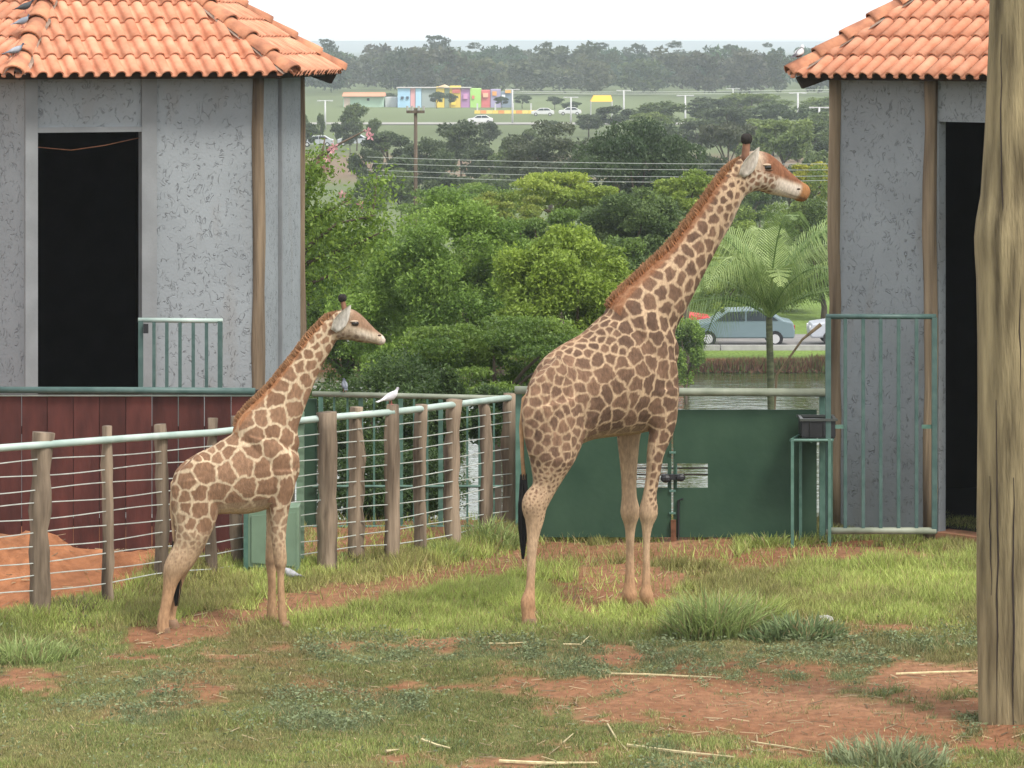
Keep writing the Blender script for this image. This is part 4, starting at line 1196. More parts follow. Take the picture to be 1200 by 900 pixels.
def finish(g, voxel, smooth, spacing_fn, colour_fn, hoof_pts):
    me = g.body(voxel, smooth)
    n = len(me.vertices); V = np.empty(n * 3, np.float32); me.vertices.foreach_get('co', V); V = V.reshape(-1, 3).astype(float)
    N = np.empty(n * 3, np.float32); me.vertices.foreach_get('normal', N); N = N.reshape(-1, 3)
    reg = g.region(V)
    rs = np.random.RandomState(g.seed)
    sp = spacing_fn(V, reg)
    e, idn, dc, ns = vor_coat(V, sp, rs)
    C = colour_fn(V, N, reg, e, idn, dc, sp, rs.rand(ns))
    at = me.color_attributes.new('Col', 'FLOAT_COLOR', 'POINT'); c4 = np.ones((n, 4), np.float32); c4[:, :3] = np.clip(C, 0, 1); at.data.foreach_set('color', c4.ravel())
    me.polygons.foreach_set('use_smooth', np.ones(len(me.polygons), bool)); me.materials.clear()
    o = link('body', me, M['hide'], g.root)
    for (px, py, w, r) in hoof_pts:
        p = g.L(px, py, w); 
        z0 = float(terrain_h(*(g.root.matrix_basis @ p).xy)) - g.O.z
        m = MB(); rings = []
        for (dz, sc, fw) in ((-.02, 1.12, .02), (.03, 1.08, .012), (.075, .92, 0)):
            rings.append([Vector((p.x + fw + r * sc * math.cos(a) * 1.18, p.y + r * sc * math.sin(a) * .95, z0 + dz)) for a in [2 * math.pi * k / 14 for k in range(14)]])
        m.add([v for q in rings for v in q], [(i * 14 + k, i * 14 + (k + 1) % 14, (i + 1) * 14 + (k + 1) % 14, (i + 1) * 14 + k) for i in range(2) for k in range(14)] + [tuple(range(28, 42))])
        m.build('hoof', M['hoof'], g.root, True, local=True)
    return o

# ---------------------------------------------------------------- adult
def adult():
    g = Giraffe('giraffe', (690, 719), 30, 'tall adult giraffe with dark brown patches standing before the green gate', 21); g.size = 1.0
    g.torso([(620, 462, 500, .10), (627, 440, 530, .21), (640, 419, 540, .27), (660, 404, 530, .30), (685, 390, 517, .33), (705, 372, 513, .345), (725, 358, 511, .345), (745, 362, 508, .32), (765, 378, 503, .28), (778, 398, 492, .22), (786, 420, 472, .14)])
    NK = [(712, 366, 786, 440), (716, 355, 792, 412), (728, 341, 788, 391), (751, 321, 802, 363), (784, 291, 820, 328), (811, 257, 840, 290), (834, 224, 856, 262), (850, 202, 868, 236), (862, 191, 876, 226)]
    g.spine(NK, 1, 0.62)
    g.head([(858, 192, 868, 232), (870, 181, 880, 225), (885, 176.5, 890, 224), (898, 179, 900, 227), (909, 187, 910, 229), (920, 197, 920, 231), (930, 206, 929, 233), (938, 212.5, 936, 236), (944, 216, 941, 236), (947.5, 221, 945, 231)],
           [.10, .125, .14, .135, .115, .095, .085, .088, .082, .05])
    # shoulder blades and haunches as bulges under the skin
    for w in (-.20, .20):
        g.spine([(742, 380, 778, 400), (745, 410, 792, 425), (750, 450, 794, 460), (755, 490, 790, 495)], 0, 0.42, 2.0, w)
        g.spine([(622, 450, 655, 415), (612, 482, 672, 440), (614, 510, 680, 480), (620, 535, 676, 520)], 0, 0.36, 2.0, w * .9)
    g.leg([(752, 797, 455), (757, 794, 490), (760, 789, 507), (758, 779, 530), (756.5, 774, 557), (753, 770, 580), (748, 771.5, 601), (751.5, 765, 617), (753, 762, 635), (753, 762, 660), (751.5, 763, 685), (748.5, 766, 697), (754, 768, 708), (757, 773, 717)], -.20, -.17, 3, .9, .7)
    g.leg([(722, 765, 455), (722, 757, 490), (722.5, 751, 510), (725.5, 748, 535), (727.5, 746.5, 562), (728, 747, 583), (726.5, 750.5, 601), (731.5, 745.5, 617), (733, 743.5, 635), (733, 743.5, 660), (731, 745, 685), (727.5, 747.5, 697), (731, 746, 707), (732, 748, 714)], .20, .16, 3, .9, .7)
    g.leg([(612, 680, 470), (612, 688, 500), (616, 680, 525), (622, 664, 552), (622, 652, 573), (610.5, 643.5, 590), (614.5, 638.5, 609), (617, 632, 630), (617, 628.5, 657), (615.5, 627, 688), (609.5, 628, 705), (610.5, 627, 716), (611, 629, 727)], -.17, -.15, 4, .72, .8)
    g.leg([(622, 684, 470), (622, 686, 500), (624, 678, 525), (626, 662, 552), (625, 650, 573), (620, 643, 589), (620, 638, 607), (620, 633, 627), (619.5, 629, 652), (618, 627.5, 680), (615, 627.5, 697), (615, 627.5, 707), (615.5, 629, 717)], .17, .15, 4, .72, .8)
    def spacing(V, reg):
        z = V[:, 2]
        sp = np.full(len(V), .124)
        hn = sstep(1.9, 2.5, z)                              # up the shoulder and neck
        sp = np.where(reg == 1, .122 - .05 * sstep(2.9, 4.0, z), sp)
        sp = np.where(reg == 2, .055, sp)
        back = sstep(2.28, 2.55, z) * (V[:, 0] < .2) * (reg != 1); sp = sp * (1 - .42 * back)
        sp = np.where((reg >= 3), np.minimum(sp, .046 + .07 * sstep(1.1, 1.85, z)), sp)
        rump = sstep(-.1, -.45, V[:, 0]) * (reg != 1) * (reg != 2); sp = sp * (1 - .34 * rump)
        return sp
    def colour(V, N, reg, e, idn, dc, sp, rnd):
        z = V[:, 2]; n1 = fbm(V[:, 0] * 9 + V[:, 1] * 7, z * 9, 3)[:, None]; n2 = fbm(V[:, 0] * 40 + V[:, 1] * 31, z * 30, 2)[:, None]
        cream = np.array((.43, .305, .195)) * (.8 + .4 * n1)
        dark = np.array((.100, .060, .041)); mid = np.array((.165, .097, .062))
        pr = rnd[idn][:, None]
        patch = (dark * (1 - pr) + mid * pr) * (.75 + .5 * n2)
        # hind quarters a little redder and lighter
        rump = (sstep(.05, -.4, V[:, 0]) * (reg != 1))[:, None]; patch = patch * (1 + .30 * rump)
        patch = patch * (1 + .5 * np.clip(dc - .35, 0, 1)[:, None])
        lw = np.where(reg == 1, .0135, .0085); lw = np.where(reg >= 3, .0095, lw); lw = np.where(reg == 2, .011, lw)
        k = sstep(lw - .005, lw + .005, e)
        low = np.where(reg == 3, sstep(.74, 1.0, z + (n1[:, 0] - .5) * .4), 1.0); low = np.where(reg == 4, sstep(.86, 1.02, z + (n1[:, 0] - .5) * .3), low)
        inner = np.where((reg >= 3) & (N[:, 1] * np.sign(V[:, 1]) < -.2), .15, 1.0)
        belly = 1 - .85 * sstep(-.55, -.9, N[:, 2]) * (z < 1.95)
        far = np.where((reg == 3) & (N[:, 0] < -.65) & (z < 1.6), .35, 1.0)
        buttock = 1 - sstep(-.50, -.62, V[:, 0]) * (np.abs(V[:, 1]) < .13) * (z < 2.12) * (z > 1.2)
        k = k * low * inner * belly * far * buttock
        muz = np.zeros(len(V))
        C = cream * (1 - k[:, None]) + patch * k[:, None]
        legc = np.array((.46, .315, .20)) * (.78 + .44 * n1); lt = (np.where(reg >= 3, sstep(1.35, .95, z), 0))[:, None]; C = C * (1 - lt * (1 - k[:, None])) + legc * lt * (1 - k[:, None])
        dust = (np.where(reg >= 3, sstep(.75, .1, z), 0) * .65)[:, None]; C = C * (1 - dust) + np.array((.36, .175, .085)) * dust
        bt = ((1 - buttock) * .8)[:, None]; C = C * (1 - bt) + np.array((.52, .45, .36)) * bt
        # face: pale cheek, brown bridge, ochre muzzle
        hd = reg == 2
        a, b = np.array(g.L(872, 203)), np.array(g.L(946, 226)); ax = (b - a); Lh = np.linalg.norm(ax); ax /= Lh
        t = ((V - a) @ ax) / Lh; up = np.array((-ax[2], 0, ax[0])); hgt = (V - a) @ up
        face = np.array((.50, .40, .30)) * np.ones((len(V), 1)) * (.85 + .3 * n2)
        pale = (sstep(.30, .50, t) * (1 - sstep(.78, .84, t)) * sstep(.06, .0, hgt))[:, None]; face = face * (1 - pale) + np.array((.62, .53, .45)) * pale
        br = (sstep(.02, .07, hgt) * sstep(.0, .25, t))[:, None]; face = face * (1 - br) + np.array((.20, .088, .048)) * br * (.7 + .6 * n2) + face * 0
        mz = sstep(.79, .86, t)[:, None]; face = face * (1 - mz) + np.array((.30, .145, .062)) * mz
        chk = (k * (1 - sstep(.34, .5, t)) * (hgt < .05) * .95)[:, None]; face = face * (1 - chk) + np.array((.19, .10, .062)) * chk
        mouth = (np.exp(-((hgt + .075) / .007) ** 2) * sstep(.55, .7, t) * .6)[:, None]; face = face * (1 - mouth) + np.array((.12, .07, .05)) * mouth
        hf = hd[:, None] * sstep(-.1, .1, t)[:, None]
        C = C * (1 - hf) + face * hf
        # throat and underside of the neck paler
        th = (np.where(reg == 1, sstep(.3, .8, N[:, 0] - N[:, 2] * .6) * sstep(3.3, 3.7, z), 0) * .5)[:, None]; C = C * (1 - th) + np.array((.58, .47, .37)) * th
        # red-brown along the crest
        cr = (np.where(reg == 1, sstep(.55, .85, -N[:, 0] * .75 + N[:, 2] * .65), 0) * .85)[:, None]; C = C * (1 - cr) + np.array((.235, .105, .052)) * cr
        sp_ = (sstep(.75, .95, N[:, 2]) * (z > 2.1) * (reg == 0) * .45)[:, None]; C = C * (1 - sp_) + np.array((.30, .165, .09)) * sp_
        return C
    finish(g, .0105, 5, spacing, colour, [(765.5, 714, -.17, .062), (740, 712, .16, .062), (620, 724, -.15, .064), (622, 716, .15, .064)])
    ear(g, (868.5, 206), (889.5, 172.5), 17, -.105, -.06); ear(g, (872, 203), (883, 182), 12, .105, .04)
    horn(g, (873.5, 181), (874, 163), 4.6, 6.4, -.055); horn(g, (874.5, 181), (876, 163), 4.6, 6.4, .055)
    for w in (-.128, .128):
        p = g.L(899.5, 196.2, w); m = MB(); m.ball(p, (.044, .026, .032), 14, 9); e_ = m.build('eye', M['eye'], g.root, True, local=True)
        p2 = g.L(898.5, 193.2, w * 1.02); m = MB(); m.ball(p2, (.050, .026, .013), 14, 8); m.build('eyelid', pmat('lid', (.40, .30, .21), .8, .1, 10), e_, True, local=True)
        p3 = g.L(900.5, 199.2, w * 1.02); m = MB(); m.ball(p3, (.052, .022, .007), 14, 8); m.build('eyelid', pmat('lid2', (.10, .06, .04), .8, .1, 10), e_, True, local=True)
        pn_ = g.L(935.5, 221.5, w * .60); m = MB(); m.ball(pn_, (.028, .014, .011), 10, 6); m.build('nostril', pmat('nostril', (.05, .025, .015), .8, .2, 10), g.root, True, local=True)
    mane(g, [(866, 186), (850, 200), (833, 222), (810, 255), (783, 289), (750, 319), (727, 340), (713, 354), (711, 360)], .042, 3800, (.31, .120, .045), 4)
    tail(g, [(630, 452, 0), (615, 468, -.02), (611, 500, -.05), (612, 535, -.06), (614, 562, -.06)], [.03, .032, .022, .018, .02], [(614, 556, -.06, .012), (614.5, 590, -.06, .035), (613.5, 618, -.06, .030), (613, 655, -.05, .008)], 6, (.36, .21, .11))
adult()

# ---------------------------------------------------------------- calf
def calf():
    g = Giraffe('giraffe_calf', (258, 737), 12, 'young pale giraffe calf with light brown patches standing by the wire fence', 8); g.size = .72
    g.torso([(202, 562, 585, .06), (207, 550, 600, .13), (216, 541, 606, .175), (230, 532, 606, .20), (248, 523, 603, .225), (268, 511, 602, .24), (288, 502, 602, .245), (308, 502, 598, .235), (326, 506, 590, .20), (341, 516, 575, .15), (350, 532, 556, .075)])
    g.spine([(272, 508, 345, 538), (276, 494, 351, 520), (289, 479, 349, 503), (316, 453, 357, 479), (342, 421, 373, 438), (364, 392, 386, 414), (381, 374, 396, 397), (391, 368, 402, 394)], 1, .60)
    g.head([(388, 369, 394, 398), (395, 364.5, 401, 398), (404, 361.5, 409, 398.5), (413, 362.5, 417, 400), (421, 367, 425, 401.5), (429, 374.5, 432, 402), (437, 383, 439, 403), (443, 388.5, 444, 404.5), (448, 392.5, 448, 404), (451.5, 397, 451, 402)],
           [.085, .10, .11, .11, .092, .075, .066, .066, .06, .035])
    for w in (-.14, .14):
        g.spine([(290, 510, 330, 520), (296, 535, 350, 536), (306, 565, 346, 562), (312, 590, 342, 585)], 0, .42, 2, w)
        g.spine([(206, 556, 232, 532), (201, 572, 250, 545), (203, 595, 257, 578), (206, 615, 252, 604)], 0, .40, 2, w * .95)
    g.leg([(312, 348, 550), (314, 346, 570), (316, 341, 587), (317, 336.5, 612), (318.5, 335, 635), (320, 336, 650), (321.5, 336, 661), (324.5, 333.5, 672), (325, 333.5, 690), (325.5, 335, 710), (325.5, 336, 720), (327, 337, 728), (328, 339.5, 736)], -.13, -.11, 3, .95, .8)
    g.leg([(305, 340, 550), (309, 335, 570), (311.5, 331, 587), (312, 327, 612), (311.5, 326, 635), (311, 325.5, 650), (311, 325, 661), (313, 323.5, 672), (314, 323.5, 690), (313, 323.5, 710), (312.5, 324, 720), (313.5, 324.5, 727), (314, 326, 733)], .13, .11, 3, .95, .8)
    g.leg([(202, 250, 560), (200, 258, 583), (202, 255, 603), (205, 246, 624), (203, 235, 642), (196, 227, 656), (191, 218, 668), (191, 209, 682), (190, 204, 697), (187, 199.5, 715), (184.5, 198.5, 725), (184, 198, 732), (183.5, 199, 741)], -.11, -.095, 4, .8, .75)
    g.leg([(206, 250, 560), (206, 257, 583), (208, 255, 603), (211, 247, 624), (211, 238, 642), (207, 229, 656), (202, 221, 668), (201, 215, 682), (199, 211, 697), (197, 207, 715), (194.5, 206, 725), (195, 206, 731), (195, 207, 738)], .11, .095, 4, .8, .75)
    def spacing(V, reg):
        z = V[:, 2]; sp = np.full(len(V), .160)
        sp = np.where(reg == 1, .135 - .07 * sstep(1.95, 2.65, z), sp)
        sp = np.where(reg == 2, .05, sp)
        back = sstep(1.40, 1.62, z) * (V[:, 0] < .1) * (reg != 1); sp = sp * (1 - .48 * back)
        rump = sstep(-.05, -.4, V[:, 0]) * (reg != 1) * (reg != 2); sp = sp * (1 - .18 * rump)
        sp = np.where(reg >= 3, np.minimum(sp, .034 + .06 * sstep(.66, 1.1, z)), sp)
        th_ = sstep(-.12, -.3, V[:, 0]) * sstep(1.42, 1.2, z) * (reg == 0); sp = sp * (1 - .25 * th_)
        return sp
    def colour(V, N, reg, e, idn, dc, sp, rnd):
        z = V[:, 2]; n1 = fbm(V[:, 0] * 9 + V[:, 1] * 7, z * 9, 3)[:, None]; n2 = fbm(V[:, 0] * 40 + V[:, 1] * 31, z * 30, 2)[:, None]
        cream = np.array((.52, .40, .27)) * (.85 + .3 * n1)
        pr = rnd[idn][:, None]
        patch = (np.array((.20, .112, .067)) * (1 - pr) + np.array((.265, .155, .095)) * pr) * (.82 + .36 * n2)
        lw = np.where(reg == 1, .0105, .0100); lw = np.where(reg >= 3, .009, lw); lw = np.where(reg == 2, .010, lw)
        k = sstep(lw - .005, lw + .005, e)
        low = np.where(reg >= 3, sstep(.46, .62, z + (n1[:, 0] - .5) * .2), 1.0)
        inner = np.where((reg >= 3) & (N[:, 1] * np.sign(V[:, 1]) < -.2), .2, 1.0)
        belly = 1 - .9 * sstep(-.35, -.75, N[:, 2]) * (z < 1.25) * (reg != 1)
        k = k * low * inner * belly * np.where(reg >= 3, .75, 1.0)
        C = cream * (1 - k[:, None]) + patch * k[:, None]
        legc = np.array((.42, .285, .175)) * (.8 + .4 * n1); lt = np.where(reg >= 3, sstep(.95, .6, z), 0)[:, None]; C = C * (1 - lt * (1 - k[:, None])) + legc * lt * (1 - k[:, None])
        dust = (np.where(reg >= 3, sstep(.62, .35, z), 0) * .7)[:, None]; C = C * (1 - dust) + np.array((.37, .215, .115)) * dust
        kn = (np.where(reg == 3, np.exp(-((z - .565) / .03) ** 2), 0) * .6 * sstep(.3, .7, n1[:, 0]))[:, None]; C = C * (1 - kn) + np.array((.13, .07, .04)) * kn
        hd = reg == 2
        a, b = np.array(g.L(395, 382)), np.array(g.L(450, 400)); ax = (b - a); Lh = np.linalg.norm(ax); ax /= Lh
        t = ((V - a) @ ax) / Lh; up = np.array((-ax[2], 0, ax[0])); hgt = (V - a) @ up
        face = np.array((.46, .365, .27)) * np.ones((len(V), 1)) * (.8 + .4 * n2)
        pale = (np.exp(-((t - .55) / .2) ** 2) * np.exp(-((hgt - .0) / .03) ** 2))[:, None] * .8; face = face * (1 - pale) + np.array((.62, .54, .45)) * pale
        br = (sstep(.03, .07, hgt) * sstep(.0, .25, t))[:, None]; face = face * (1 - br) + np.array((.25, .155, .10)) * br
        jaw = (sstep(.02, -.04, hgt) * (1 - sstep(.55, .8, t)) * (.35 + .6 * k))[:, None]; face = face * (1 - jaw) + np.array((.21, .14, .10)) * jaw
        mz = (sstep(.86, .93, t) * .7)[:, None]; face = face * (1 - mz) + np.array((.58, .50, .44)) * mz
        mouth = (np.exp(-((hgt + .045) / .005) ** 2) * sstep(.6, .75, t) * .6)[:, None]; face = face * (1 - mouth) + np.array((.12, .07, .05)) * mouth
        hf = hd[:, None] * sstep(-.1, .1, t)[:, None]
        C = C * (1 - hf) + face * hf
        cr = (np.where(reg == 1, sstep(.55, .85, -N[:, 0] * .75 + N[:, 2] * .65), 0) * .8)[:, None]; C = C * (1 - cr) + np.array((.33, .145, .065)) * cr
        return C
    finish(g, .0088, 4, spacing, colour, [(333, 733, -.11, .043), (319.5, 730, .11, .043), (190.5, 738, -.095, .045), (201, 735, .095, .045)])
    ear(g, (391, 388), (411, 357.5), 15, -.085, -.04, cols=((.60, .56, .50), (.42, .39, .35))); ear(g, (394, 384), (405, 366), 10, .085, .03)
    horn(g, (403.5, 364), (400.5, 349.5), 2.8, 4.6, -.04); horn(g, (404.5, 364), (402, 349.5), 2.8, 4.6, .04)
    for w in (-.104, .104):
        p = g.L(416, 379.2, w); m = MB(); m.ball(p, (.036, .022, .025), 14, 9); e_ = m.build('eye', M['eye'], g.root, True, local=True)
        p2 = g.L(415, 376.6, w * 1.02); m = MB(); m.ball(p2, (.040, .022, .010), 14, 8); m.build('eyelid', pmat('lid', (.42, .33, .25), .8, .1, 10), e_, True, local=True)
        p3 = g.L(416, 380.8, w * 1.02); m = MB(); m.ball(p3, (.036, .018, .006), 14, 8); m.build('eyelid', pmat('lid2', (.08, .05, .04), .8, .1, 10), e_, True, local=True)
        pn_ = g.L(444.5, 393, w * .56); m = MB(); m.ball(pn_, (.018, .010, .008), 10, 6); m.build('nostril', pmat('nostril', (.07, .035, .025), .8, .2, 10), g.root, True, local=True)
    mane(g, [(396, 366), (382, 372), (364, 390), (342, 419), (316, 451), (289, 477), (277, 491), (274, 499)], .034, 2600, (.34, .145, .06), 3)
    tail(g, [(212, 556, 0), (203, 566, -.02), (201, 595, -.05), (203.5, 625, -.06), (205, 640, -.06)], [.02, .024, .018, .014, .014], [(204.5, 634, -.05, .008), (206, 660, -.02, .02), (207.5, 685, 0.0, .022), (207, 710, 0.0, .010)], 5, (.40, .27, .16))
calf()
# ================================================================ trees
def ground_at(x, y): return float(terrain_h(x, y))

def leaf_cloud(seed, rx, ry, rz, puffs, nleaf, leaf, colA, colB, droop=0.0, flat=1.0, shape='dome', ragged=0.25, puff_r=(.20, .36), aspect=.45):
    """a crown of small leaf faces gathered in clumps; returns vertices, faces, colours and the clump centres"""
    rs = np.random.RandomState(seed)
    pc = []; pr = []
    while len(pc) < puffs:
        v = rs.normal(size=3); v /= np.linalg.norm(v); rad = rs.uniform(.45, 1.0) ** .6
        p = v * rad * (1 - .18)
        if shape == 'dome' and p[2] < -.55 and rs.rand() < .7: continue
        if shape == 'umbrella' and (p[2] < -.2): p[2] = abs(p[2]) * .5
        p = p * (1 + rs.uniform(-ragged, ragged) * .5)
        pc.append(p); pr.append(rs.uniform(*puff_r))
    pc = np.array(pc); pr = np.array(pr)
    w = pr ** 2; idx = rs.choice(puffs, nleaf, p=w / w.sum())
    d = rs.normal(size=(nleaf, 3)); d[:, 2] = d[:, 2] * .8 + .25; d /= np.linalg.norm(d, axis=1)[:, None]
    rr = rs.uniform(0.25, 1.0, nleaf) ** .45
    # clumps are lumpy themselves
    lump = 1 + .35 * np.sin(d[:, 0] * 7 + idx) * np.sin(d[:, 1] * 6 + idx * 1.7) * np.sin(d[:, 2] * 5 + idx * .6)
    p = pc[idx] + d * (pr[idx] * rr * lump)[:, None] * np.array((1, 1, .8 * flat))
    S = np.array((rx, ry, rz)); p = p * S
    a = d * .4 + rs.normal(size=(nleaf, 3)) * .7; a[:, 2] -= droop; a /= np.linalg.norm(a, axis=1)[:, None]
    b = np.cross(a, rs.normal(size=(nleaf, 3)) * .8 + np.array((0, 0, .6))); b /= np.linalg.norm(b, axis=1)[:, None] + 1e-9
    L = leaf * rs.uniform(.55, 1.25, nleaf)[:, None]
    V = np.stack([p - a * L * .5, p + b * L * aspect * .5, p + a * L * .5, p - b * L * aspect * .5], 1).reshape(-1, 3)
    pt = rs.rand(puffs)[idx]; lt = rs.rand(nleaf)
    mixv = np.clip(pt * .65 + lt * .5 - .05, 0, 1)[:, None]
    c = np.array(colA) * (1 - mixv) + np.array(colB) * mixv
    c = c * rs.uniform(.75, 1.2, nleaf)[:, None]
    Fc = np.arange(nleaf * 4).reshape(-1, 4)
    return V, Fc, np.repeat(c, 4, 0), pc * S

def tree(name, px, py, rxp, ryp, Y, seed, puffs, nleaf, leaf, cA, cB, label, cat='tree', group=None, trunk_r=.12, depth=.8, low=None, trunk_col='bark', **kw):
    c = P(px, py, Y); gz_ = ground_at(c.x, Y)
    rx, rz = rxp * Y / F, ryp * Y / F
    root = empty(name, (c.x, Y, gz_), 0, label, cat, group)
    V, Fc, C, pc = leaf_cloud(seed, rx, rx * depth, rz, puffs, nleaf, leaf, cA, cB, **kw)
    ctr = Vector((0, 0, c.z - gz_))
    V = V + np.array(tuple(ctr)); 
    zmin = V[:, 2].min()
    if zmin < -0.1: V[:, 2] = np.maximum(V[:, 2], -.05)
    o = link('crown', fastmesh('crown', V, Fc, C), M['leaf'], root); o['kind'] = 'stuff'
    rs = random.Random(seed); m = MB()
    fork = Vector((rs.uniform(-.1, .1) * rx, 0, max(ctr.z - rz * .75, ctr.z * .35)))
    m.tube([(0, 0, -.2), (rs.uniform(-.05, .05) * rx, 0, fork.z * .5), fork], [trunk_r * 1.25, trunk_r, trunk_r * .85], 8)
    for k in rs.sample(range(len(pc)), min(9, len(pc))):
        e = Vector(pc[k]) + ctr; mid = fork.lerp(e, .5) + Vector((0, 0, rz * .1))
        m.tube([fork, mid, e], [trunk_r * .5, trunk_r * .32, trunk_r * .1], 5)
    m.build('trunk', M[trunk_col], root, True, local=True)
    return root

LG1, LG2 = (.10, .185, .036), (.31, .45, .085)       # fresh feathery green
YG1, YG2 = (.17, .255, .04), (.42, .50, .085)         # bright yellow green
DG1, DG2 = (.040, .075, .026), (.11, .165, .055)      # dark
MG1, MG2 = (.070, .120, .038), (.18, .25, .08)        # middle
GG1, GG2 = (.085, .105, .065), (.165, .185, .11)      # greyish
tree('feathery_tree', 520, 345, 135, 128, 66, 1, 110, 90000, .085, LG1, LG2, 'broad feathery green tree behind the wire fence', trunk_r=.12, puff_r=(.12, .24))
tree('feathery_tree', 665, 365, 105, 118, 60, 2, 90, 64000, .080, YG1, (.36, .47, .075), 'bright yellow green feathery tree behind the adult giraffe back', trunk_r=.10, puff_r=(.12, .24))
tree('feathery_tree', 410, 355, 98, 118, 72, 3, 80, 52000, .085, LG1, (.23, .34, .065), 'feathery green tree at the corner of the grey hut', trunk_r=.10, puff_r=(.13, .25))
tree('feathery_tree', 352, 330, 62, 112, 82, 35, 60, 30000, .10, LG1, (.23, .34, .065), 'tall green tree half hidden behind the grey hut corner', trunk_r=.10, puff_r=(.13, .25))
tree('feathery_tree', 590, 428, 180, 66, 52, 4, 90, 64000, .070, (.07, .135, .027), (.23, .335, .06), 'low dark spreading tree just above the green railing', trunk_r=.09, puff_r=(.12, .22))
tree('shrub', 440, 500, 115, 85, 47, 5, 60, 34000, .065, DG1, (.12, .19, .05), 'dark dense shrub behind the green railing', 'shrub', trunk_r=.04)
tree('shrub', 455, 578, 100, 62, 41, 58, 60, 26000, .05, DG1, (.09, .15, .042), 'low dark undergrowth shrub at the foot of the green railing', 'shrub', trunk_r=.02)
tree('shrub', 490, 545, 50, 80, 46, 56, 40, 18000, .06, DG1, (.10, .16, .045), 'dark shrub filling the gap behind the middle fence posts', 'shrub', trunk_r=.03)
tree('shrub', 575, 490, 45, 42, 48, 57, 30, 11000, .06, DG1, (.11, .18, .045), 'dark overhanging shrub above the bright water by the gate', 'shrub', trunk_r=.03)
tree('shrub', 525, 510, 26, 90, 44, 55, 24, 10000, .06, DG1, (.12, .19, .05), 'narrow dark shrub behind the railing beside the bright water', 'shrub', trunk_r=.03)
tree('shrub', 803, 408, 28, 46, 118, 6, 30, 12000, .11, LG1, LG2, 'green shrub on the pond bank beside the parked car', 'shrub', trunk_r=.05)
tree('leafy_tree', 742, 275, 82, 62, 100, 7, 60, 34000, .12, MG1, MG2, 'dull green rounded tree behind the adult giraffe neck', trunk_r=.12, puff_r=(.14, .27))
tree('flat_tree', 655, 228, 70, 34, 118, 8, 50, 20000, .13, YG1, YG2, 'yellow green tree crown below the power wires', trunk_r=.1, puff_r=(.14, .27))
tree('flat_tree', 805, 232, 55, 34, 125, 9, 44, 15000, .13, YG1, (.30, .38, .07), 'small yellow green tree behind the giraffe neck', trunk_r=.1, puff_r=(.14, .27))
tree('flat_tree', 590, 252, 65, 32, 105, 19, 44, 15000, .12, YG1, (.30, .33, .07), 'ochre tinged low tree behind the feathery trees', trunk_r=.1, puff_r=(.14, .27))
tree('dark_tree', 745, 215, 92, 86, 160, 10, 90, 40000, .19, DG1, (.105, .15, .065), 'large dark green tree behind the power wires', trunk_r=.2, droop=.9, puff_r=(.13, .26))
tree('grey_tree', 645, 185, 66, 46, 230, 11, 50, 15000, .28, GG1, GG2, 'greyish bare looking tree beside the large dark tree', trunk_r=.16, puff_r=(.14, .27))
tree('leafy_tree', 900, 300, 85, 72, 150, 12, 60, 26000, .16, (.11, .17, .035), (.30, .39, .075), 'light green tree behind the palm', trunk_r=.12, puff_r=(.14, .27))
tree('leafy_tree', 965, 285, 52, 92, 145, 13, 60, 22000, .15, MG1, (.22, .29, .07), 'green tree behind the palm against the stucco hut', trunk_r=.12, puff_r=(.14, .27))
tree('leafy_tree', 845, 335, 58, 44, 142, 33, 44, 16000, .15, YG1, YG2, 'yellowish tree above the parked cars', trunk_r=.08, puff_r=(.14, .27))
tree('yellow_tree', 955, 208, 46, 30, 170, 14, 40, 14000, .18, (.25, .28, .035), (.52, .49, .06), 'yellow flowering tree crown beside the stucco hut', trunk_r=.12, puff_r=(.14, .27))
tree('leafy_tree', 868, 248, 46, 34, 190, 15, 40, 14000, .2, MG1, (.20, .27, .07), 'green tree seen under the adult giraffe chin', trunk_r=.12, puff_r=(.14, .27))
tree('leafy_tree', 545, 240, 85, 30, 135, 16, 50, 17000, .14, LG1, (.24, .33, .07), 'light green tree behind the broad feathery tree', trunk_r=.1, puff_r=(.14, .27))
tree('leafy_tree', 715, 330, 60, 60, 90, 17, 40, 18000, .11, MG1, (.22, .32, .07), 'mid green tree between the yellow green tree and the giraffe neck', trunk_r=.1, puff_r=(.14, .27))
tree('leafy_tree', 632, 285, 70, 42, 92, 34, 44, 20000, .11, LG1, (.24, .34, .07), 'light green tree filling the gap between the feathery trees', trunk_r=.08, puff_r=(.14, .27))
tree('leafy_tree', 805, 300, 50, 50, 155, 18, 40, 14000, .16, LG1, (.26, .36, .07), 'light green tree under the adult giraffe neck', trunk_r=.1, puff_r=(.14, .27))

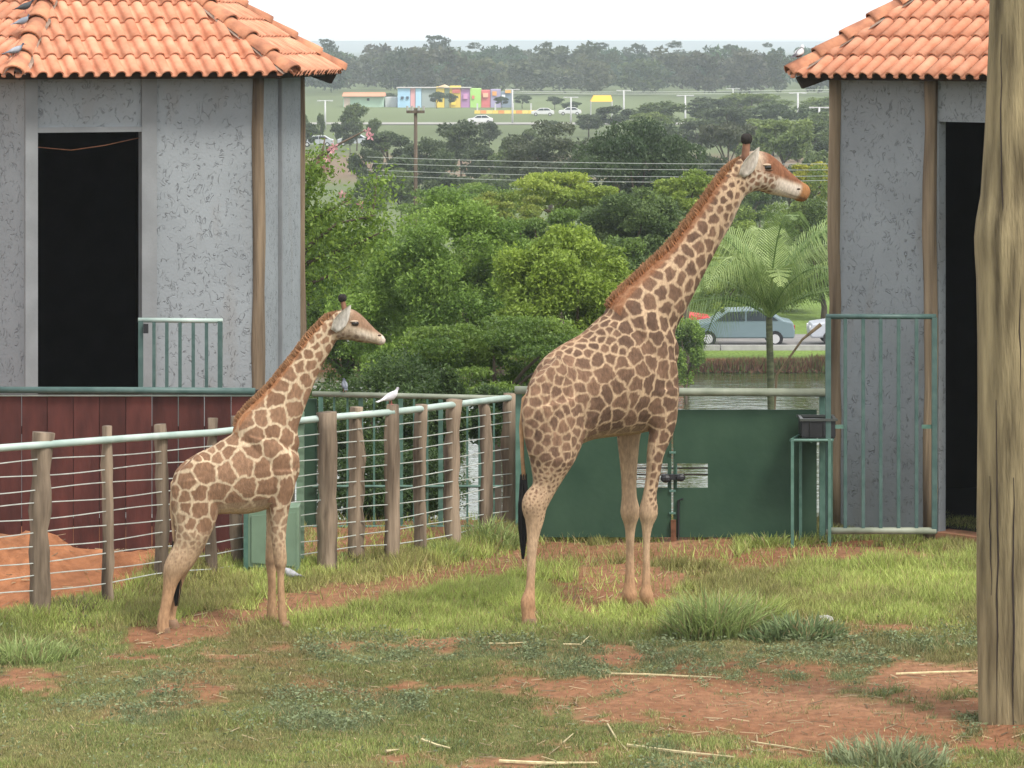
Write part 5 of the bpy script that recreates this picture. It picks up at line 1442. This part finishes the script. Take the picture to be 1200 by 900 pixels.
# pink flowering tree at the corner of the left hut
def floss():
    Y = 50.0; c = P(335, 330, Y); gz_ = ground_at(c.x, Y)
    root = empty('blossom_tree', (c.x, Y, gz_), 0, 'sparse tree with pink flowers on bare branches beside the grey hut', 'tree')
    rs = random.Random(12); m = MB()
    def lp(px, py, dy=0): q = P(px, py, Y + dy); return Vector((q.x - c.x, dy, q.z - gz_))
    m.tube([(0, 0, -.3), lp(338, 420), lp(335, 300)], [.12, .10, .07], 8)
    br = [[(335, 300), (345, 230), (368, 190), (395, 170), (428, 153)], [(345, 230), (356, 205), (368, 192), (378, 178), (381, 160)], [(335, 300), (352, 262), (385, 248), (412, 233)],
          [(335, 330), (360, 290), (395, 262), (440, 252)], [(336, 300), (350, 240), (352, 200), (362, 178)], [(335, 320), (380, 300), (420, 285), (455, 268)], [(335, 340), (370, 330), (410, 312)], [(428, 260), (437, 245), (442, 205)]]
    bp = []
    for b in br:
        dy = rs.uniform(-.5, .5); pts = [lp(x, y, dy * i / len(b)) for i, (x, y) in enumerate(b)]
        m.tube(pts, [.05 - .042 * i / (len(pts) - 1) for i in range(len(pts))], 6); bp.append(pts)
    m.build('trunk', M['bark'], root, True, local=True)
    # leaves in loose sprays along the branches
    nr = np.random.RandomState(4); P_ = []
    for pts in bp:
        for k in range(len(pts) - 1):
            for q in range(6): 
                p = pts[k].lerp(pts[k + 1], rs.random()); 
                if p.z + gz_ < P(0, 178, Y).z: P_.append(tuple(p))
    P_ = np.array(P_); n = 9000; i = nr.randint(0, len(P_), n)
    ctr = P_[i] + nr.normal(size=(n, 3)) * np.array((.16, .2, .15)) - np.array((0, 0, .05))
    low = nr.rand(n) < sstep(P(0, 150, Y).z - gz_, P(0, 235, Y).z - gz_, ctr[:, 2]) + .12
    ctr = ctr[low]; n = len(ctr)
    a = nr.normal(size=(n, 3)); a[:, 2] -= .5; a /= np.linalg.norm(a, axis=1)[:, None]; b = np.cross(a, nr.normal(size=(n, 3))); b /= np.linalg.norm(b, axis=1)[:, None]
    L = nr.uniform(.05, .10, n)[:, None]
    V = np.stack([ctr - a * L * .5, ctr + b * L * .22, ctr + a * L * .5, ctr - b * L * .22], 1).reshape(-1, 3)
    t = nr.rand(n)[:, None]; C = np.array((.10, .18, .03)) * (1 - t) + np.array((.27, .38, .06)) * t
    o = link('crown', fastmesh('crown', V, np.arange(n * 4).reshape(-1, 4), np.repeat(C, 4, 0)), M['leaf'], root); o['kind'] = 'stuff'
    pink = pmat('petal', (.62, .22, .28), .6, 0, 30, col2=(.82, .50, .50), trans=.3)
    for (x, y) in ((431, 154), (434, 160), (378, 183), (372, 192), (388, 176), (392, 172), (381, 198), (407, 236), (401, 228), (422, 240), (384, 186)):
        m = MB(); q = lp(x, y, rs.uniform(-.2, .2))
        for k in range(5):
            an = 2 * math.pi * k / 5 + rs.random(); d = Vector((math.cos(an), rs.uniform(-.6, .3), math.sin(an))).normalized(); s = d.cross(Vector((0, 1, .2))).normalized()
            m.add([q, q + d * .04 + s * .018, q + d * .075, q + d * .04 - s * .018], [(0, 1, 2, 3)])
        m.build('flower', pink, root, local=True, fix=False)
floss()

# palm
def palm(px, py_top, Y, seed, label, nfr, fl, trunk=True):
    c = P(px, py_top, Y); gz_ = ground_at(c.x, Y); root = empty('palm_tree', (c.x, Y, gz_), 0, label, 'palm')
    rs = random.Random(seed); h = c.z - gz_
    m = MB(); m.tube([(0.02 * math.sin(t), 0, -.2 + (h + .2) * t / 10) for t in range(11)], [.055 * (1.15 - .02 * t + .08 * (t % 2)) for t in range(11)], 10); m.build('trunk', pmat('palm_bark', (.09, .10, .055), .9, .4, 8, stretch=(1, 1, 3), bump=.5), root, True, local=True)
    cols = [((.11, .19, .055), (.30, .40, .15)), ((.17, .24, .06), (.40, .49, .19))]
    mats = [pmat('frond', a, .5, 0, 3, col2=b, trans=.25, spec=.4) for a, b in cols]
    for k in range(nfr):
        an = k * 2.399 + rs.uniform(-.3, .3); el = rs.uniform(.5, 1.5) if k > 2 else 1.4; Lf = fl * rs.uniform(.75, 1.15)
        dirh = Vector((math.cos(an), math.sin(an) * .8, 0)); pts = []; p = Vector((0, 0, h)); e = el
        for q in range(15):
            pts.append(p.copy()); d = dirh * math.cos(e) + Vector((0, 0, math.sin(e))); p = p + d * (Lf / 14); e -= (.085 + .05 * rs.random()) * (1.5 if q > 7 else 1)
        m = MB(); m.tube(pts, [.022 - .018 * q / 14 for q in range(15)], 5)
        for q in range(2, 56):
            t = q / 56 * 13.9; i = int(t); c_ = pts[i].lerp(pts[i + 1], t - i); tg = (pts[i + 1] - pts[i]).normalized()
            sd = tg.cross(Vector((0, 0, 1))).normalized(); up = sd.cross(tg)
            ll = fl * .30 * math.sin(math.pi * min(.97, .12 + .85 * q / 56)) * rs.uniform(.85, 1.1)
            for s in (-1, 1):
                dv = (sd * s * .75 + tg * .75 + up * .25).normalized(); w = tg * .009
                a = c_ + dv * ll * .5 + Vector((0, 0, -.06 * ll)); b = c_ + dv * ll * .86 + Vector((0, 0, -.66 * ll))
                m.add([c_ - w, c_ + w, a + w * .9, a - w * .9, b], [(0, 1, 2, 3), (3, 2, 4)])
        m.build('frond', mats[k % 2], root, local=True, fix=False)
    return root
palm(902, 372, 55, 3, 'young palm with arching feathery fronds beside the stucco hut', 24, 2.9)
# dry leaning stalks by the palm
m = MB(); a = P(884, 520, 57); m.tube([Vector((a.x, 57, ground_at(a.x, 57))), P(910, 440, 57), P(940, 398, 57), P(962, 380, 57)], [.022, .02, .02, .035], 7)
props(m.build('dry_stalk', pmat('dry_stalk', (.16, .115, .07), .9, .3, 9), smooth=True), 'leaning dry brown palm stalk beside the young palm', 'stalk')

# reeds on the far bank of the pond
def reeds():
    rs = np.random.RandomState(6); n = 26000
    x = rs.uniform(-6, 18, n); y = rs.uniform(129.1, 129.9, n); z = -7.2 + rs.rand(n) * .15
    base = np.stack([x, y, z], -1); h = rs.uniform(.15, .5, n)[:, None] * (.5 + fbm(x * 1.2, x * 0, 3))[:, None]
    lean = rs.normal(size=(n, 3)) * .25; lean[:, 2] = 1; tip = base + lean * h; w = np.array((.03, 0, 0))
    V = np.stack([base - w, base + w, tip], 1).reshape(-1, 3); k = rs.rand(n)[:, None]
    C = np.where(k < .72, np.array((.16, .085, .05)), np.array((.12, .16, .05))) * rs.uniform(.5, 1.4, n)[:, None]
    o = link('reeds', fastmesh('reeds', V, np.arange(n * 3).reshape(-1, 3), np.repeat(C, 3, 0)), M['blade']); props(o, kind='stuff'); o['label'] = 'reddish brown reeds along the far pond bank'; o['category'] = 'reeds'
reeds()

# ---------------------------------------------------------------- trees in the valley: a few crown shapes, copied
def proto(seed, shape, cA, cB, n=3600, leaf=.16, droop=.2, trunk=.035, puffs=26):
    V, Fc, C, pc = leaf_cloud(seed, 1, .85, .8 if shape != 'umbrella' else .45, puffs, n, leaf, cA, cB, droop=droop, shape=shape)
    hz = 1.25; V = V + np.array((0, 0, hz))
    cm = fastmesh('crown', V, Fc, C); cm.materials.append(M['leaf'])
    m = MB(); rs = random.Random(seed)
    m.tube([(0, 0, -.1), (.03, 0, .35), (0, 0, .7)], [trunk * 1.3, trunk, trunk * .9], 7)
    for k in rs.sample(range(len(pc)), 7):
        e = Vector(pc[k]) + Vector((0, 0, hz)); m.tube([(0, 0, .6), Vector((0, 0, .7)).lerp(e, .5), e], [trunk * .7, trunk * .4, trunk * .15], 5)
    tm_ = m.build('trunk', M['bark'], None, True, local=True); td = tm_.data; bpy.data.objects.remove(tm_)
    return cm, td
PR = {'dark': proto(101, 'dome', (.042, .066, .03), (.105, .145, .06)), 'dark2': proto(102, 'dome', (.05, .07, .034), (.115, .15, .065)),
      'mid': proto(103, 'dome', (.07, .11, .038), (.165, .215, .075)), 'acacia': proto(104, 'umbrella', (.07, .08, .045), (.13, .14, .08), 2600), 'light': proto(105, 'dome', (.10, .15, .04), (.24, .30, .09))}
def far_tree(kind, px, py_top, wpx, Y, label, group=None, sq=1.0):
    cm, td = PR[kind]; x = (px - 600) * Y / F; g = ground_at(x, Y); top = CAMH - (py_top - YH) * Y / F
    sx = wpx / 2 * Y / F; szz = (top - g) / (2.05 if kind != 'acacia' else 1.72)
    if group and '%s' in label: label = label % {'mid': 'mid green', 'dark': 'dark green', 'dark2': 'greyish dark', 'light': 'light green', 'acacia': 'flat topped'}[kind]
    r = empty('valley_tree', (x, Y, g), 0, label, 'tree', group); r.scale = (sx, sx, szz * sq); r.rotation_euler = (0, 0, px * 1.7)
    link('trunk', td, None, r); o = link('crown', cm, None, r); o['kind'] = 'stuff'
    return r
g1 = 'dark trees standing around the utility pole in the valley'; l1 = '%s tree in the clump around the utility pole in the valley'
for a in ((500, 158, 70, 300), (540, 137, 74, 330), (455, 150, 66, 340), (562, 168, 60, 300), (430, 170, 50, 290), (515, 172, 60, 275), (477, 178, 56, 280)): far_tree('dark' if a[0] % 2 else 'dark2', *a, l1, g1)
g5 = 'trees filling the valley behind the power wires'; l5 = '%s tree in the valley wood behind the power wires'
for k, a in enumerate(((590, 175, 60, 280), (620, 165, 60, 300), (700, 160, 70, 290), (790, 165, 60, 280), (830, 175, 60, 250), (840, 200, 50, 220), (470, 196, 70, 250), (530, 200, 80, 240), (580, 205, 80, 220), (430, 205, 60, 240), (890, 195, 60, 240), (925, 190, 60, 250), (960, 175, 70, 260))): far_tree(('mid', 'dark2', 'dark')[k % 3], *a, l5, g5)
far_tree('mid', 606, 158, 44, 330, 'small tree with a visible trunk beyond the broad feathery tree')
far_tree('mid', 418, 120, 44, 420, 'tree standing alone on the pale valley field')
g2 = 'small trees scattered over the pale valley field'; l2 = 'small %s tree scattered over the pale valley field'
for k, a in enumerate(((352, 128, 30, 430), (395, 142, 22, 430), (410, 140, 26, 400), (440, 138, 22, 410), (357, 140, 34, 400), (573, 140, 30, 420), (375, 132, 12, 430), (650, 140, 40, 460), (690, 132, 44, 480), (620, 150, 30, 400))): far_tree(('mid', 'dark', 'dark2')[k % 3], *a, l2, g2)
far_tree('acacia', 853, 137, 80, 300, 'flat topped grey acacia on open grass behind the giraffe horns')
far_tree('light', 918, 133, 96, 320, 'light green wide tree behind the giraffe nose')
g3 = 'trees along the far side of the valley'; l3 = '%s tree in the row along the far side of the valley'
rs_ = random.Random(77)
for k, a in enumerate(((780, 118, 80, 470), (830, 112, 70, 520), (880, 106, 90, 560), (945, 120, 70, 430), (965, 130, 60, 380), (720, 122, 60, 500), (760, 128, 60, 430), (900, 118, 60, 480), (985, 110, 70, 500), (850, 122, 80, 440), (905, 136, 90, 400), (870, 146, 70, 360), (945, 138, 80, 350), (820, 138, 60, 400), (960, 112, 80, 540), (775, 140, 60, 380), (935, 150, 60, 340), (975, 160, 60, 320), (880, 160, 40, 330))):
    far_tree(('mid', 'dark2', 'light', 'dark')[k % 4], *a, l3, g3)
g4 = 'trees beside the painted building'; l4 = '%s tree standing beside the painted building'
for a in ((512, 106, 22, 690), (528, 108, 20, 695), (588, 112, 20, 690), (650, 112, 26, 680), (670, 118, 30, 650), (458, 108, 16, 720), (612, 110, 24, 690)): far_tree('mid' if a[0] % 2 else 'dark', *a, l4, g4)

# far wood on the other side of the valley, one mass
def wood():
    rs = np.random.RandomState(31); Vs, Cs = [], []
    protos = [leaf_cloud(200 + i, 1, .9, .9, 30, 1000, .22, (.035, .055, .028), (.095, .125, .055))[0:3:2] for i in range(5)]
    for row in range(7):
        Y = 860 + row * 42
        nx = 44
        for i in range(nx):
            x = (i - nx / 2 + rs.rand()) * 12.5 * Y / 900; w = rs.uniform(5.5, 9.5); h = rs.uniform(10.0, 13.6) + (1.6 if rs.rand() < .08 else 0) + row * .1
            V, C = protos[rs.randint(5)]; a = rs.uniform(0, 6.28)
            R2 = np.array(((math.cos(a), -math.sin(a), 0), (math.sin(a), math.cos(a), 0), (0, 0, 1)))
            Q = (V @ R2.T) * np.array((w, w, h * .56)) + np.array((x, Y + rs.uniform(-18, 18), -8 + h * .46))
            Vs.append(Q); Cs.append(C * np.array((1 + rs.uniform(-.25, .35), 1 + rs.uniform(-.2, .2), 1 + rs.uniform(-.2, .25))) * rs.uniform(.65, 1.35))
    # a few taller crowns that break the skyline
    for (px, py, wpx) in ((512, 42, 34), (382, 46, 22), (555, 50, 18), (640, 49, 16), (790, 48, 20), (705, 50, 18), (855, 52, 16), (745, 51, 12), (900, 50, 14)):
        Y = 930; c = P(px, py + wpx * .22, Y); V, C = protos[rs.randint(5)]
        Vs.append(V * np.array((wpx / 2 * Y / F, 4, wpx * .30 * Y / F)) + np.array(tuple(c))); Cs.append(C * .9)
    V = np.concatenate(Vs); C = np.concatenate(Cs)
    o = link('far_wood', fastmesh('far_wood', V, np.arange(len(V)).reshape(-1, 4), C), M['leaf']); props(o, 'dark hazy wood along the far edge of the valley', 'wood', kind='stuff')
wood()
# ================================================================ utility poles and wires
def pole(name, px, py_top, Y, r, label, arms=(), mat='bark', cat='utility pole', group=None):
    t = P(px, py_top, Y); g = ground_at(t.x, Y); root = empty(name, (t.x, Y, g), 0, label, cat, group)
    m = MB(); m.tube([(t.x, Y, g - .2), (t.x, Y, (g + t.z) / 2), t], [r * 1.25, r * 1.1, r * .9], 9); m.build('shaft', M[mat], root, True)
    for (py, w) in arms:
        z = CAMH - (py - YH) * Y / F; m = MB(); m.box((t.x, Y - r, z), (w, .12, .12)); a = m.build('crossarm', M[mat], root)
        for s in (-.45, -.18, .18, .45):
            m = MB(); m.tube([(t.x + w * s, Y - r, z + .06), (t.x + w * s, Y - r, z + .26)], .05, 6); m.build('insulator', M['concrete'], a)
    return root
pole('utility_pole', 487, 127, 150, .085, 'brown wooden utility pole rising from the feathery trees', ((131, .8),), 'bark')
def wires(spec, Y0, Y1, x0, x1, group, label, r):
    for i, (ya, ym, yb) in enumerate(spec):
        m = MB(); pts = []
        for k in range(25):
            t = k / 24; Y = Y0 + (Y1 - Y0) * t; px = x0 + (x1 - x0) * t
            py = ya * (1 - t) + yb * t + 4 * (ym - (ya + yb) / 2) * t * (1 - t); pts.append(P(px, py, Y))
        m.tube(pts, r, 5); o = m.build('power_wire', M['wire']); props(o, label, 'wire', group)
wires([(184, 191, 192), (191, 198, 199), (199, 206.5, 206), (205, 213, 211)], 150, 130, 430, 985, 'power wires strung across the valley trees', 'thin power wire strung past the large dark tree', .013)
wires([(107, 107.5, 104), (109, 110, 107)], 560, 560, 598, 1000, 'wires strung before the far wood', 'thin pale wire strung before the far wood', .05)
m = MB(); m.tube([P(599, 106, 560), P(500, 108, 600)], .03, 4)
def lamp(px, yt, yb, Y, label, group, arm=0.9):
    t = P(px, yt, Y); g = ground_at(t.x, Y); root = empty('lamp_post', (t.x, Y, g), 0, label, 'lamp post', group)
    m = MB(); m.tube([(t.x, Y, g), t], [.17, .12], 7); m.build('shaft', M['metal_pole'], root, True)
    m = MB(); m.tube([(t.x - arm, Y, t.z), (t.x + arm, Y, t.z)], .07, 6); m.build('arm', M['metal_pole'], root)
    for s in (-1, 1): m = MB(); m.box((t.x + s * arm, Y - .1, t.z), (.6, .35, .16)); m.build('lamp_head', M['metal_pole'], root)
lg_ = 'lamp posts across the valley'; ll_ = 'tall pale lamp post across the valley'
for a in ((600.5, 105, 150, 560), (731, 106, 122, 560), (803, 112, 140, 480), (935, 109, 134, 480), (960, 126, 136, 400), (669, 114, 130, 560), (381, 118, 200, 520), (859, 104, 112, 600)): lamp(*a, ll_, lg_)

# ================================================================ far buildings
def bpart(nm, mat, root, x0, x1, z0, z1, Y, d, lift=0.0):
    m = MB(); m.box(((x0 + x1) / 2, Y + d / 2 - lift, (z0 + z1) / 2), (x1 - x0, d, z1 - z0)); return m.build(nm, mat, root)
def flat(name, c): return pmat(name, c, .8, .06, .3)
YM = 700.0
def mx(px): return (px - 600) * YM / F
def mz_(py): return CAMH - (py - YH) * YM / F
pb0 = empty('painted_building', (mx(550), YM, -8), 0, 'long building painted in bright mural colours before the far wood', 'building')
for i, (a, b, t, bo, c) in enumerate(((466, 481, 103.5, 126, (.35, .55, .72)), (481, 487, 103, 126, (.68, .35, .36)), (487, 494, 103.5, 126, (.40, .60, .76)), (494, 511, 103, 126, (.30, .34, .33)), (511, 521, 102, 128, (.80, .58, .10)), (521, 527, 102, 126, (.25, .30, .22)),
        (527, 540, 101, 128, (.72, .52, .10)), (540, 551, 104, 127, (.42, .22, .42)), (551, 564, 104, 124, (.38, .62, .18)), (564, 575, 106, 124, (.60, .16, .16)), (575, 587, 105, 124, (.34, .30, .45)), (587, 600, 108, 124, (.20, .24, .30)))):
    bpart('wall_panel', flat('mural', c), pb0, mx(a), mx(b) - .06, -8, mz_(t), YM + .15 * (i % 2), 9)
for (a, b, t, bo, c) in ((470, 473, 113, 116, (.06, .08, .12)), (476, 479, 113, 116, (.06, .08, .12)), (530, 539, 104, 109, (.55, .16, .14)), (553, 556, 112, 116, (.6, .2, .15)), (566, 572, 109, 114, (.75, .45, .3)), (577, 582, 107, 112, (.75, .35, .12)), (588, 592, 111, 115, (.7, .7, .75)), (592, 599, 105, 109, (.75, .4, .1)), (514, 519, 112, 117, (.22, .25, .1)), (529, 534, 117, 123, (.85, .65, .1)), (543, 548, 110, 116, (.6, .3, .5))):
    bpart('mural_block', flat('mural_block', c), pb0, mx(a), mx(b), mz_(bo), mz_(t), YM - .22, .3)
m = MB(); m.prism([(mx(511), mz_(102.6)), (mx(520), mz_(99.6)), (mx(527), mz_(102.4))], (0, 9, 0), (0, YM, 0)); m.build('gable', flat('gable', (.75, .55, .35)), pb0)
bpart('roof', flat('mural_roof', (.40, .38, .36)), pb0, mx(464), mx(552), mz_(103.2), mz_(102.6), YM - .4, 10)
sh = empty('shed', (mx(425), YM, -8), 0, 'low pale green shed with orange roof on the valley field', 'building')
bpart('wall', flat('shed_wall', (.40, .55, .42)), sh, mx(401), mx(449), -8, mz_(113), YM + 4, 8)
m = MB(); m.prism([(YM + 3, mz_(113.2)), (YM + 8, mz_(109)), (YM + 13, mz_(113.2))], (mx(450) - mx(400), 0, 0), (mx(400), 0, 0), (0, 1, 0), (0, 0, 1)); m.build('roof', flat('shed_roof', (.58, .24, .14)), sh)
bpart('window', flat('shed_window', (.04, .05, .05)), sh, mx(429), mx(432), mz_(118.5), mz_(115.5), YM + 3.9, .2)
bpart('door', flat('shed_door', (.62, .50, .42)), sh, mx(402), mx(409), -8, mz_(115), YM + 3.9, .2)
bpart('annex', flat('annex', (.55, .56, .55)), sh, mx(450.5), mx(464), -8, mz_(114.5), YM + 5, 6)
bw = empty('hoarding', (mx(595), 640, -8), 0, 'low yellow and red painted hoarding wall before the painted building', 'wall')
for i in range(11):
    a = 556 + i * 7; c = [(.75, .55, .12), (.72, .30, .10), (.78, .60, .18)][i % 3]
    m = MB(); Yh = 640; m.box(((a + 3.4 - 600) * Yh / F, Yh, CAMH - (133 - YH) * Yh / F), (6.7 * Yh / F, .3, 7.5 * Yh / F)); m.build('panel', flat('hoarding', c), bw)
    if i % 3 == 0: m = MB(); m.box(((a + 3.4 - 600) * Yh / F, Yh + .2, -7.2), (.3, .3, 2.2)); m.build('post', M['metal_pole'], bw)
# row of bright tents and stalls, orange tent
def tent(px, pt, pb, w, Y, c, label):
    t = P(px, pt, Y); b = P(px, pb, Y); hw = w / 2 * Y / F; g = ground_at(t.x, Y); root = empty('tent', (t.x, Y, g), 0, label, 'tent')
    m = MB(); z0, z1 = b.z, t.z; m.add([(t.x - hw, Y, z0), (t.x + hw, Y, z0), (t.x + hw, Y + 4, z0), (t.x - hw, Y + 4, z0), (t.x - hw * .7, Y + 1, z1), (t.x + hw * .85, Y + 1, z1), (t.x + hw * .85, Y + 3, z1), (t.x - hw * .7, Y + 3, z1)], [(0, 1, 5, 4), (1, 2, 6, 5), (2, 3, 7, 6), (3, 0, 4, 7), (4, 5, 6, 7)]); m.build('canopy', flat('tent', c), root)
    for sx in (-1, 1):
        for y in (0, 4): m = MB(); m.tube([(t.x + sx * hw * .96, Y + y, g), (t.x + sx * hw * .96, Y + y, z0 + .1)], .06, 5); m.build('leg', M['metal_pole'], root)
tent(705, 112, 119, 26, 580, (.80, .42, .05), 'orange tent above the large dark tree')
# parked cars and vans of the far car park
def simple_car(px, py, Y, colr, label, group, L=4.2, flip=1, z=None):
    """side-on car: body with bonnet, cabin, windows, wheels"""
    x = (px - 600) * Y / F; g = ground_at(x, Y) if z is None else z
    root = empty('parked_car', (x, Y, g), 0, label, 'car', group)
    W_ = 1.65
    prof = [(-2.05, .32), (-2.1, .62), (-2.0, .86), (-1.15, .98), (-.55, 1.40), (.95, 1.44), (1.65, 1.02), (2.0, .95), (2.08, .60), (2.05, .32)]
    prof = [(a * flip * L / 4.2, b) for a, b in prof]
    m = MB(); m.prism(prof, (0, W_, 0), (x, Y - W_ / 2, g)); bevel(m.build('body', pmat('car_paint', colr, .3, .04, 1, spec=.5), root), .06, 2)
    glass = pmat('car_glass', (.03, .04, .05), .08, .1, 1, spec=.6)
    for q in (((-.98, 1.0), (-.50, 1.34), (.15, 1.37), (.15, 1.0)), ((.22, 1.0), (.22, 1.37), (.92, 1.37), (1.42, 1.02))):
        for sy in (-1, 1):
            m = MB(); m.prism([(a * flip * L / 4.2, b) for a, b in q], (0, .03 * sy, 0), (x, Y + sy * (W_ / 2 - .01), g)); m.build('window', glass, root)
    wq = [(-1.08, .99), (-.56, 1.36)]
    m = MB(); (a, b), (c, d) = wq; f_ = flip * L / 4.2
    m.add([(x + a * f_ - .03 * flip, Y - .7, g + b), (x + c * f_ - .03 * flip, Y - .62, g + d + .02), (x + c * f_ - .03 * flip, Y + .62, g + d + .02), (x + a * f_ - .03 * flip, Y + .7, g + b)], [(0, 1, 2, 3)]); m.build('windscreen', glass, root)
    for wx in (-1.28, 1.30):
        for sy in (-1, 1):
            cx_ = x + wx * f_; yy = Y + sy * (W_ / 2 - .02)
            m = MB(); m.tube([(cx_, yy - .1, g + .31), (cx_, yy + .1, g + .31)], .31, 16); w_ = m.build('wheel', M['black_plastic'], root)
            m = MB(); m.tube([(cx_, yy + sy * .09, g + .31), (cx_, yy + sy * .115, g + .31)], .18, 12); m.build('rim', M['metal_pole'], w_)
    for sy in (-1, 1):
        m = MB(); m.box((x - 2.03 * f_, Y + sy * .6, g + .70), (.12, .3, .14)); m.build('headlight', M['white_paint'], root)
        m = MB(); m.box((x + 2.03 * f_, Y + sy * .62, g + .74), (.10, .25, .16)); m.build('tail_light', pmat('tail_light', (.4, .02, .02), .3, .1, 2), root)
    return root
simple_car(867, 410, 132.6, (.155, .215, .235), 'grey blue car parked on the far pond bank behind the palm', None, z=-6.44)
simple_car(772, 405, 136, (.62, .04, .05), 'red car parked beside the grey blue car', None, flip=-1, z=-6.44)
simple_car(1010, 408, 132.8, (.45, .47, .52), 'silver car parked near the stucco hut by the palm', None, z=-6.44)
gcar = 'pale cars parked across the valley'; lcar = 'tiny pale car parked across the valley by the hoarding'
for a in ((636, 620), (668, 626)): simple_car(a[0], 0, a[1], (.6, .6, .6), lcar, gcar)
gc2 = 'pale cars parked on the valley road beside the pink blossoms'; lc2 = 'tiny pale car on the valley road behind the pink blossoms'
for a in ((372, 436), (414, 440)): simple_car(a[0], 0, a[1], (.42, .44, .47), lc2, gc2)
simple_car(563, 0, 559, (.6, .6, .6), 'white car on the valley road beyond the dark tree clump', None)

# ================================================================ pigeons
def pigeon(base, heading, label, body=(.10, .11, .13), headc=(.06, .065, .08), wing=(.22, .23, .26), s=1.0, tilt=0.35):
    root = empty('pigeon', base, heading, label, 'pigeon')
    st = [(-.17, .075, .012, .03), (-.13, .085, .018, .035), (-.08, .10, .04, .045), (-.02, .115, .058, .058), (.04, .13, .060, .060), (.085, .155, .045, .048), (.105, .19, .030, .030), (.115, .215, .029, .028), (.132, .222, .020, .020), (.143, .220, .008, .008)]
    V = []; C = []; n = 12
    for i, (x, z, hz, hw) in enumerate(st):
        for k in range(n):
            a = 2 * math.pi * k / n; p = (x * s, hw * math.sin(a) * s, (z + hz * math.cos(a)) * s); V.append(p)
            side = abs(math.sin(a)) > .45 and math.cos(a) > -.5
            c = headc if i >= 6 else (wing if (side or i < 2) and i < 5 else body)
            if i in (0, 1): c = body
            C.append(c)
    Fc = [(i * n + k, i * n + (k + 1) % n, (i + 1) * n + (k + 1) % n, (i + 1) * n + k) for i in range(len(st) - 1) for k in range(n)]
    me = fastmesh('body', np.array(V), np.array(Fc), np.array(C), True); link('body', me, M['hair'], root)
    m = MB(); m.add([(-.15 * s, -.03 * s, .085 * s), (-.15 * s, .03 * s, .085 * s), (-.235 * s, .035 * s, .055 * s), (-.235 * s, -.035 * s, .055 * s), (-.15 * s, -.02 * s, .065 * s), (-.15 * s, .02 * s, .065 * s)], [(0, 1, 2, 3), (4, 3, 2, 5), (0, 3, 4), (1, 5, 2)]); m.build('tail', pmat('pigeon_tail', body, .7, .1, 8), root, local=True)
    m = MB(); m.tube([(.14 * s, 0, .22 * s), (.172 * s, 0, .212 * s)], [.008 * s, .002 * s], 6); m.build('beak', M['black_plastic'], root, local=True)
    for sy in (-1, 1):
        m = MB(); m.tube([(.0, .02 * sy * s, .07 * s), (.005, .022 * sy * s, 0.0)], .006 * s, 5); m.tube([(-.02 * s, .022 * sy * s, .004), (.035 * s, .022 * sy * s, .004)], .005 * s, 4); m.build('leg', pmat('pigeon_leg', (.4, .12, .1), .7, .1, 8), root, local=True)
        m = MB(); m.ball((.120 * s, sy * .026 * s, .222 * s), .005 * s, 6, 4); m.build('eye', M['eye'], root, local=True)
    return root
W1 = (.68, .66, .66)
q = posts[9]; pigeon((q[0].x - .02, q[0].y, q[1] - .005), R(38), 'white pigeon perched on top of a fence post', W1, (.42, .40, .42), (.52, .50, .52), .72)
g0 = G(338, 688); pigeon((g0.x, g0.y, float(terrain_h(g0.x, g0.y))), R(215), 'pale pigeon on the grass beside the calf front legs', (.30, .30, .33), (.55, .53, .53), (.42, .42, .45), .8)
q = P(404, 461.5, 37.36); pigeon((q.x, q.y, q.z + .02), R(100), 'small dark bird perched on the green railing', s=.6)
# on the roof ridge of the left hut
apexL = Vector((HL_C[0], HL_C[1], APEX_Z)); cL = cornerL(0, R_EAVE, EAVE_Z)
def on_hip(py, dx):
    ts = np.linspace(0, 1, 200); b_ = min(ts, key=lambda t: abs(YH + (CAMH - cL.lerp(apexL, t).z) * F / cL.lerp(apexL, t).y - py)); return cL.lerp(apexL, b_) + Vector((dx, -.03, .125))
pigeon(on_hip(80, -.03), R(20), 'grey pigeon on the lowest cap tile of the roof ridge', (.20, .23, .27), (.09, .10, .13), (.36, .38, .42), .66)
pigeon(on_hip(46, -.10), R(35), 'slate grey pigeon halfway up the roof ridge', (.24, .26, .30), (.08, .085, .11), (.20, .22, .26), .62)
pigeon(on_hip(29, -.14), R(10), 'dark pigeon higher up the roof ridge', (.07, .075, .085), (.045, .05, .06), (.08, .085, .09), .66)
pigeon(on_hip(15, .04), R(150), 'white and grey pigeon topmost on the roof ridge', W1, (.6, .6, .62), (.5, .52, .56), .66)
cR = cornerR(0, R_EAVE, EAVE_Z); apexR = Vector((hutR.location.x, hutR.location.y, APEX_Z))
pp = cR.lerp(apexR, .035) + Vector((-.05, 0, .11)); pigeon(pp, R(60), 'white pigeon with dark wing at the corner of the roof', (.10, .09, .10), (.72, .71, .70), (.62, .61, .60), .75)

# ================================================================ haze
hz = MB(); hz.box((0, 4500, 2.0), (7000, 9900, 24))
hm = bpy.data.materials.new('haze'); hm.use_nodes = True
hn, hl = hm.node_tree.nodes, hm.node_tree.links
hn.remove(hn['Principled BSDF'])
pv = hn.new('ShaderNodeVolumePrincipled'); pv.inputs['Color'].default_value = (.84, .92, 1.0, 1); pv.inputs['Density'].default_value = 0.00024; pv.inputs['Anisotropy'].default_value = 0.0
hl.new(pv.outputs[0], hn['Material Output'].inputs['Volume'])
ho = hz.build('haze', hm); props(ho, kind='stuff'); ho['label'] = 'pale haze over the valley'; ho['category'] = 'haze'
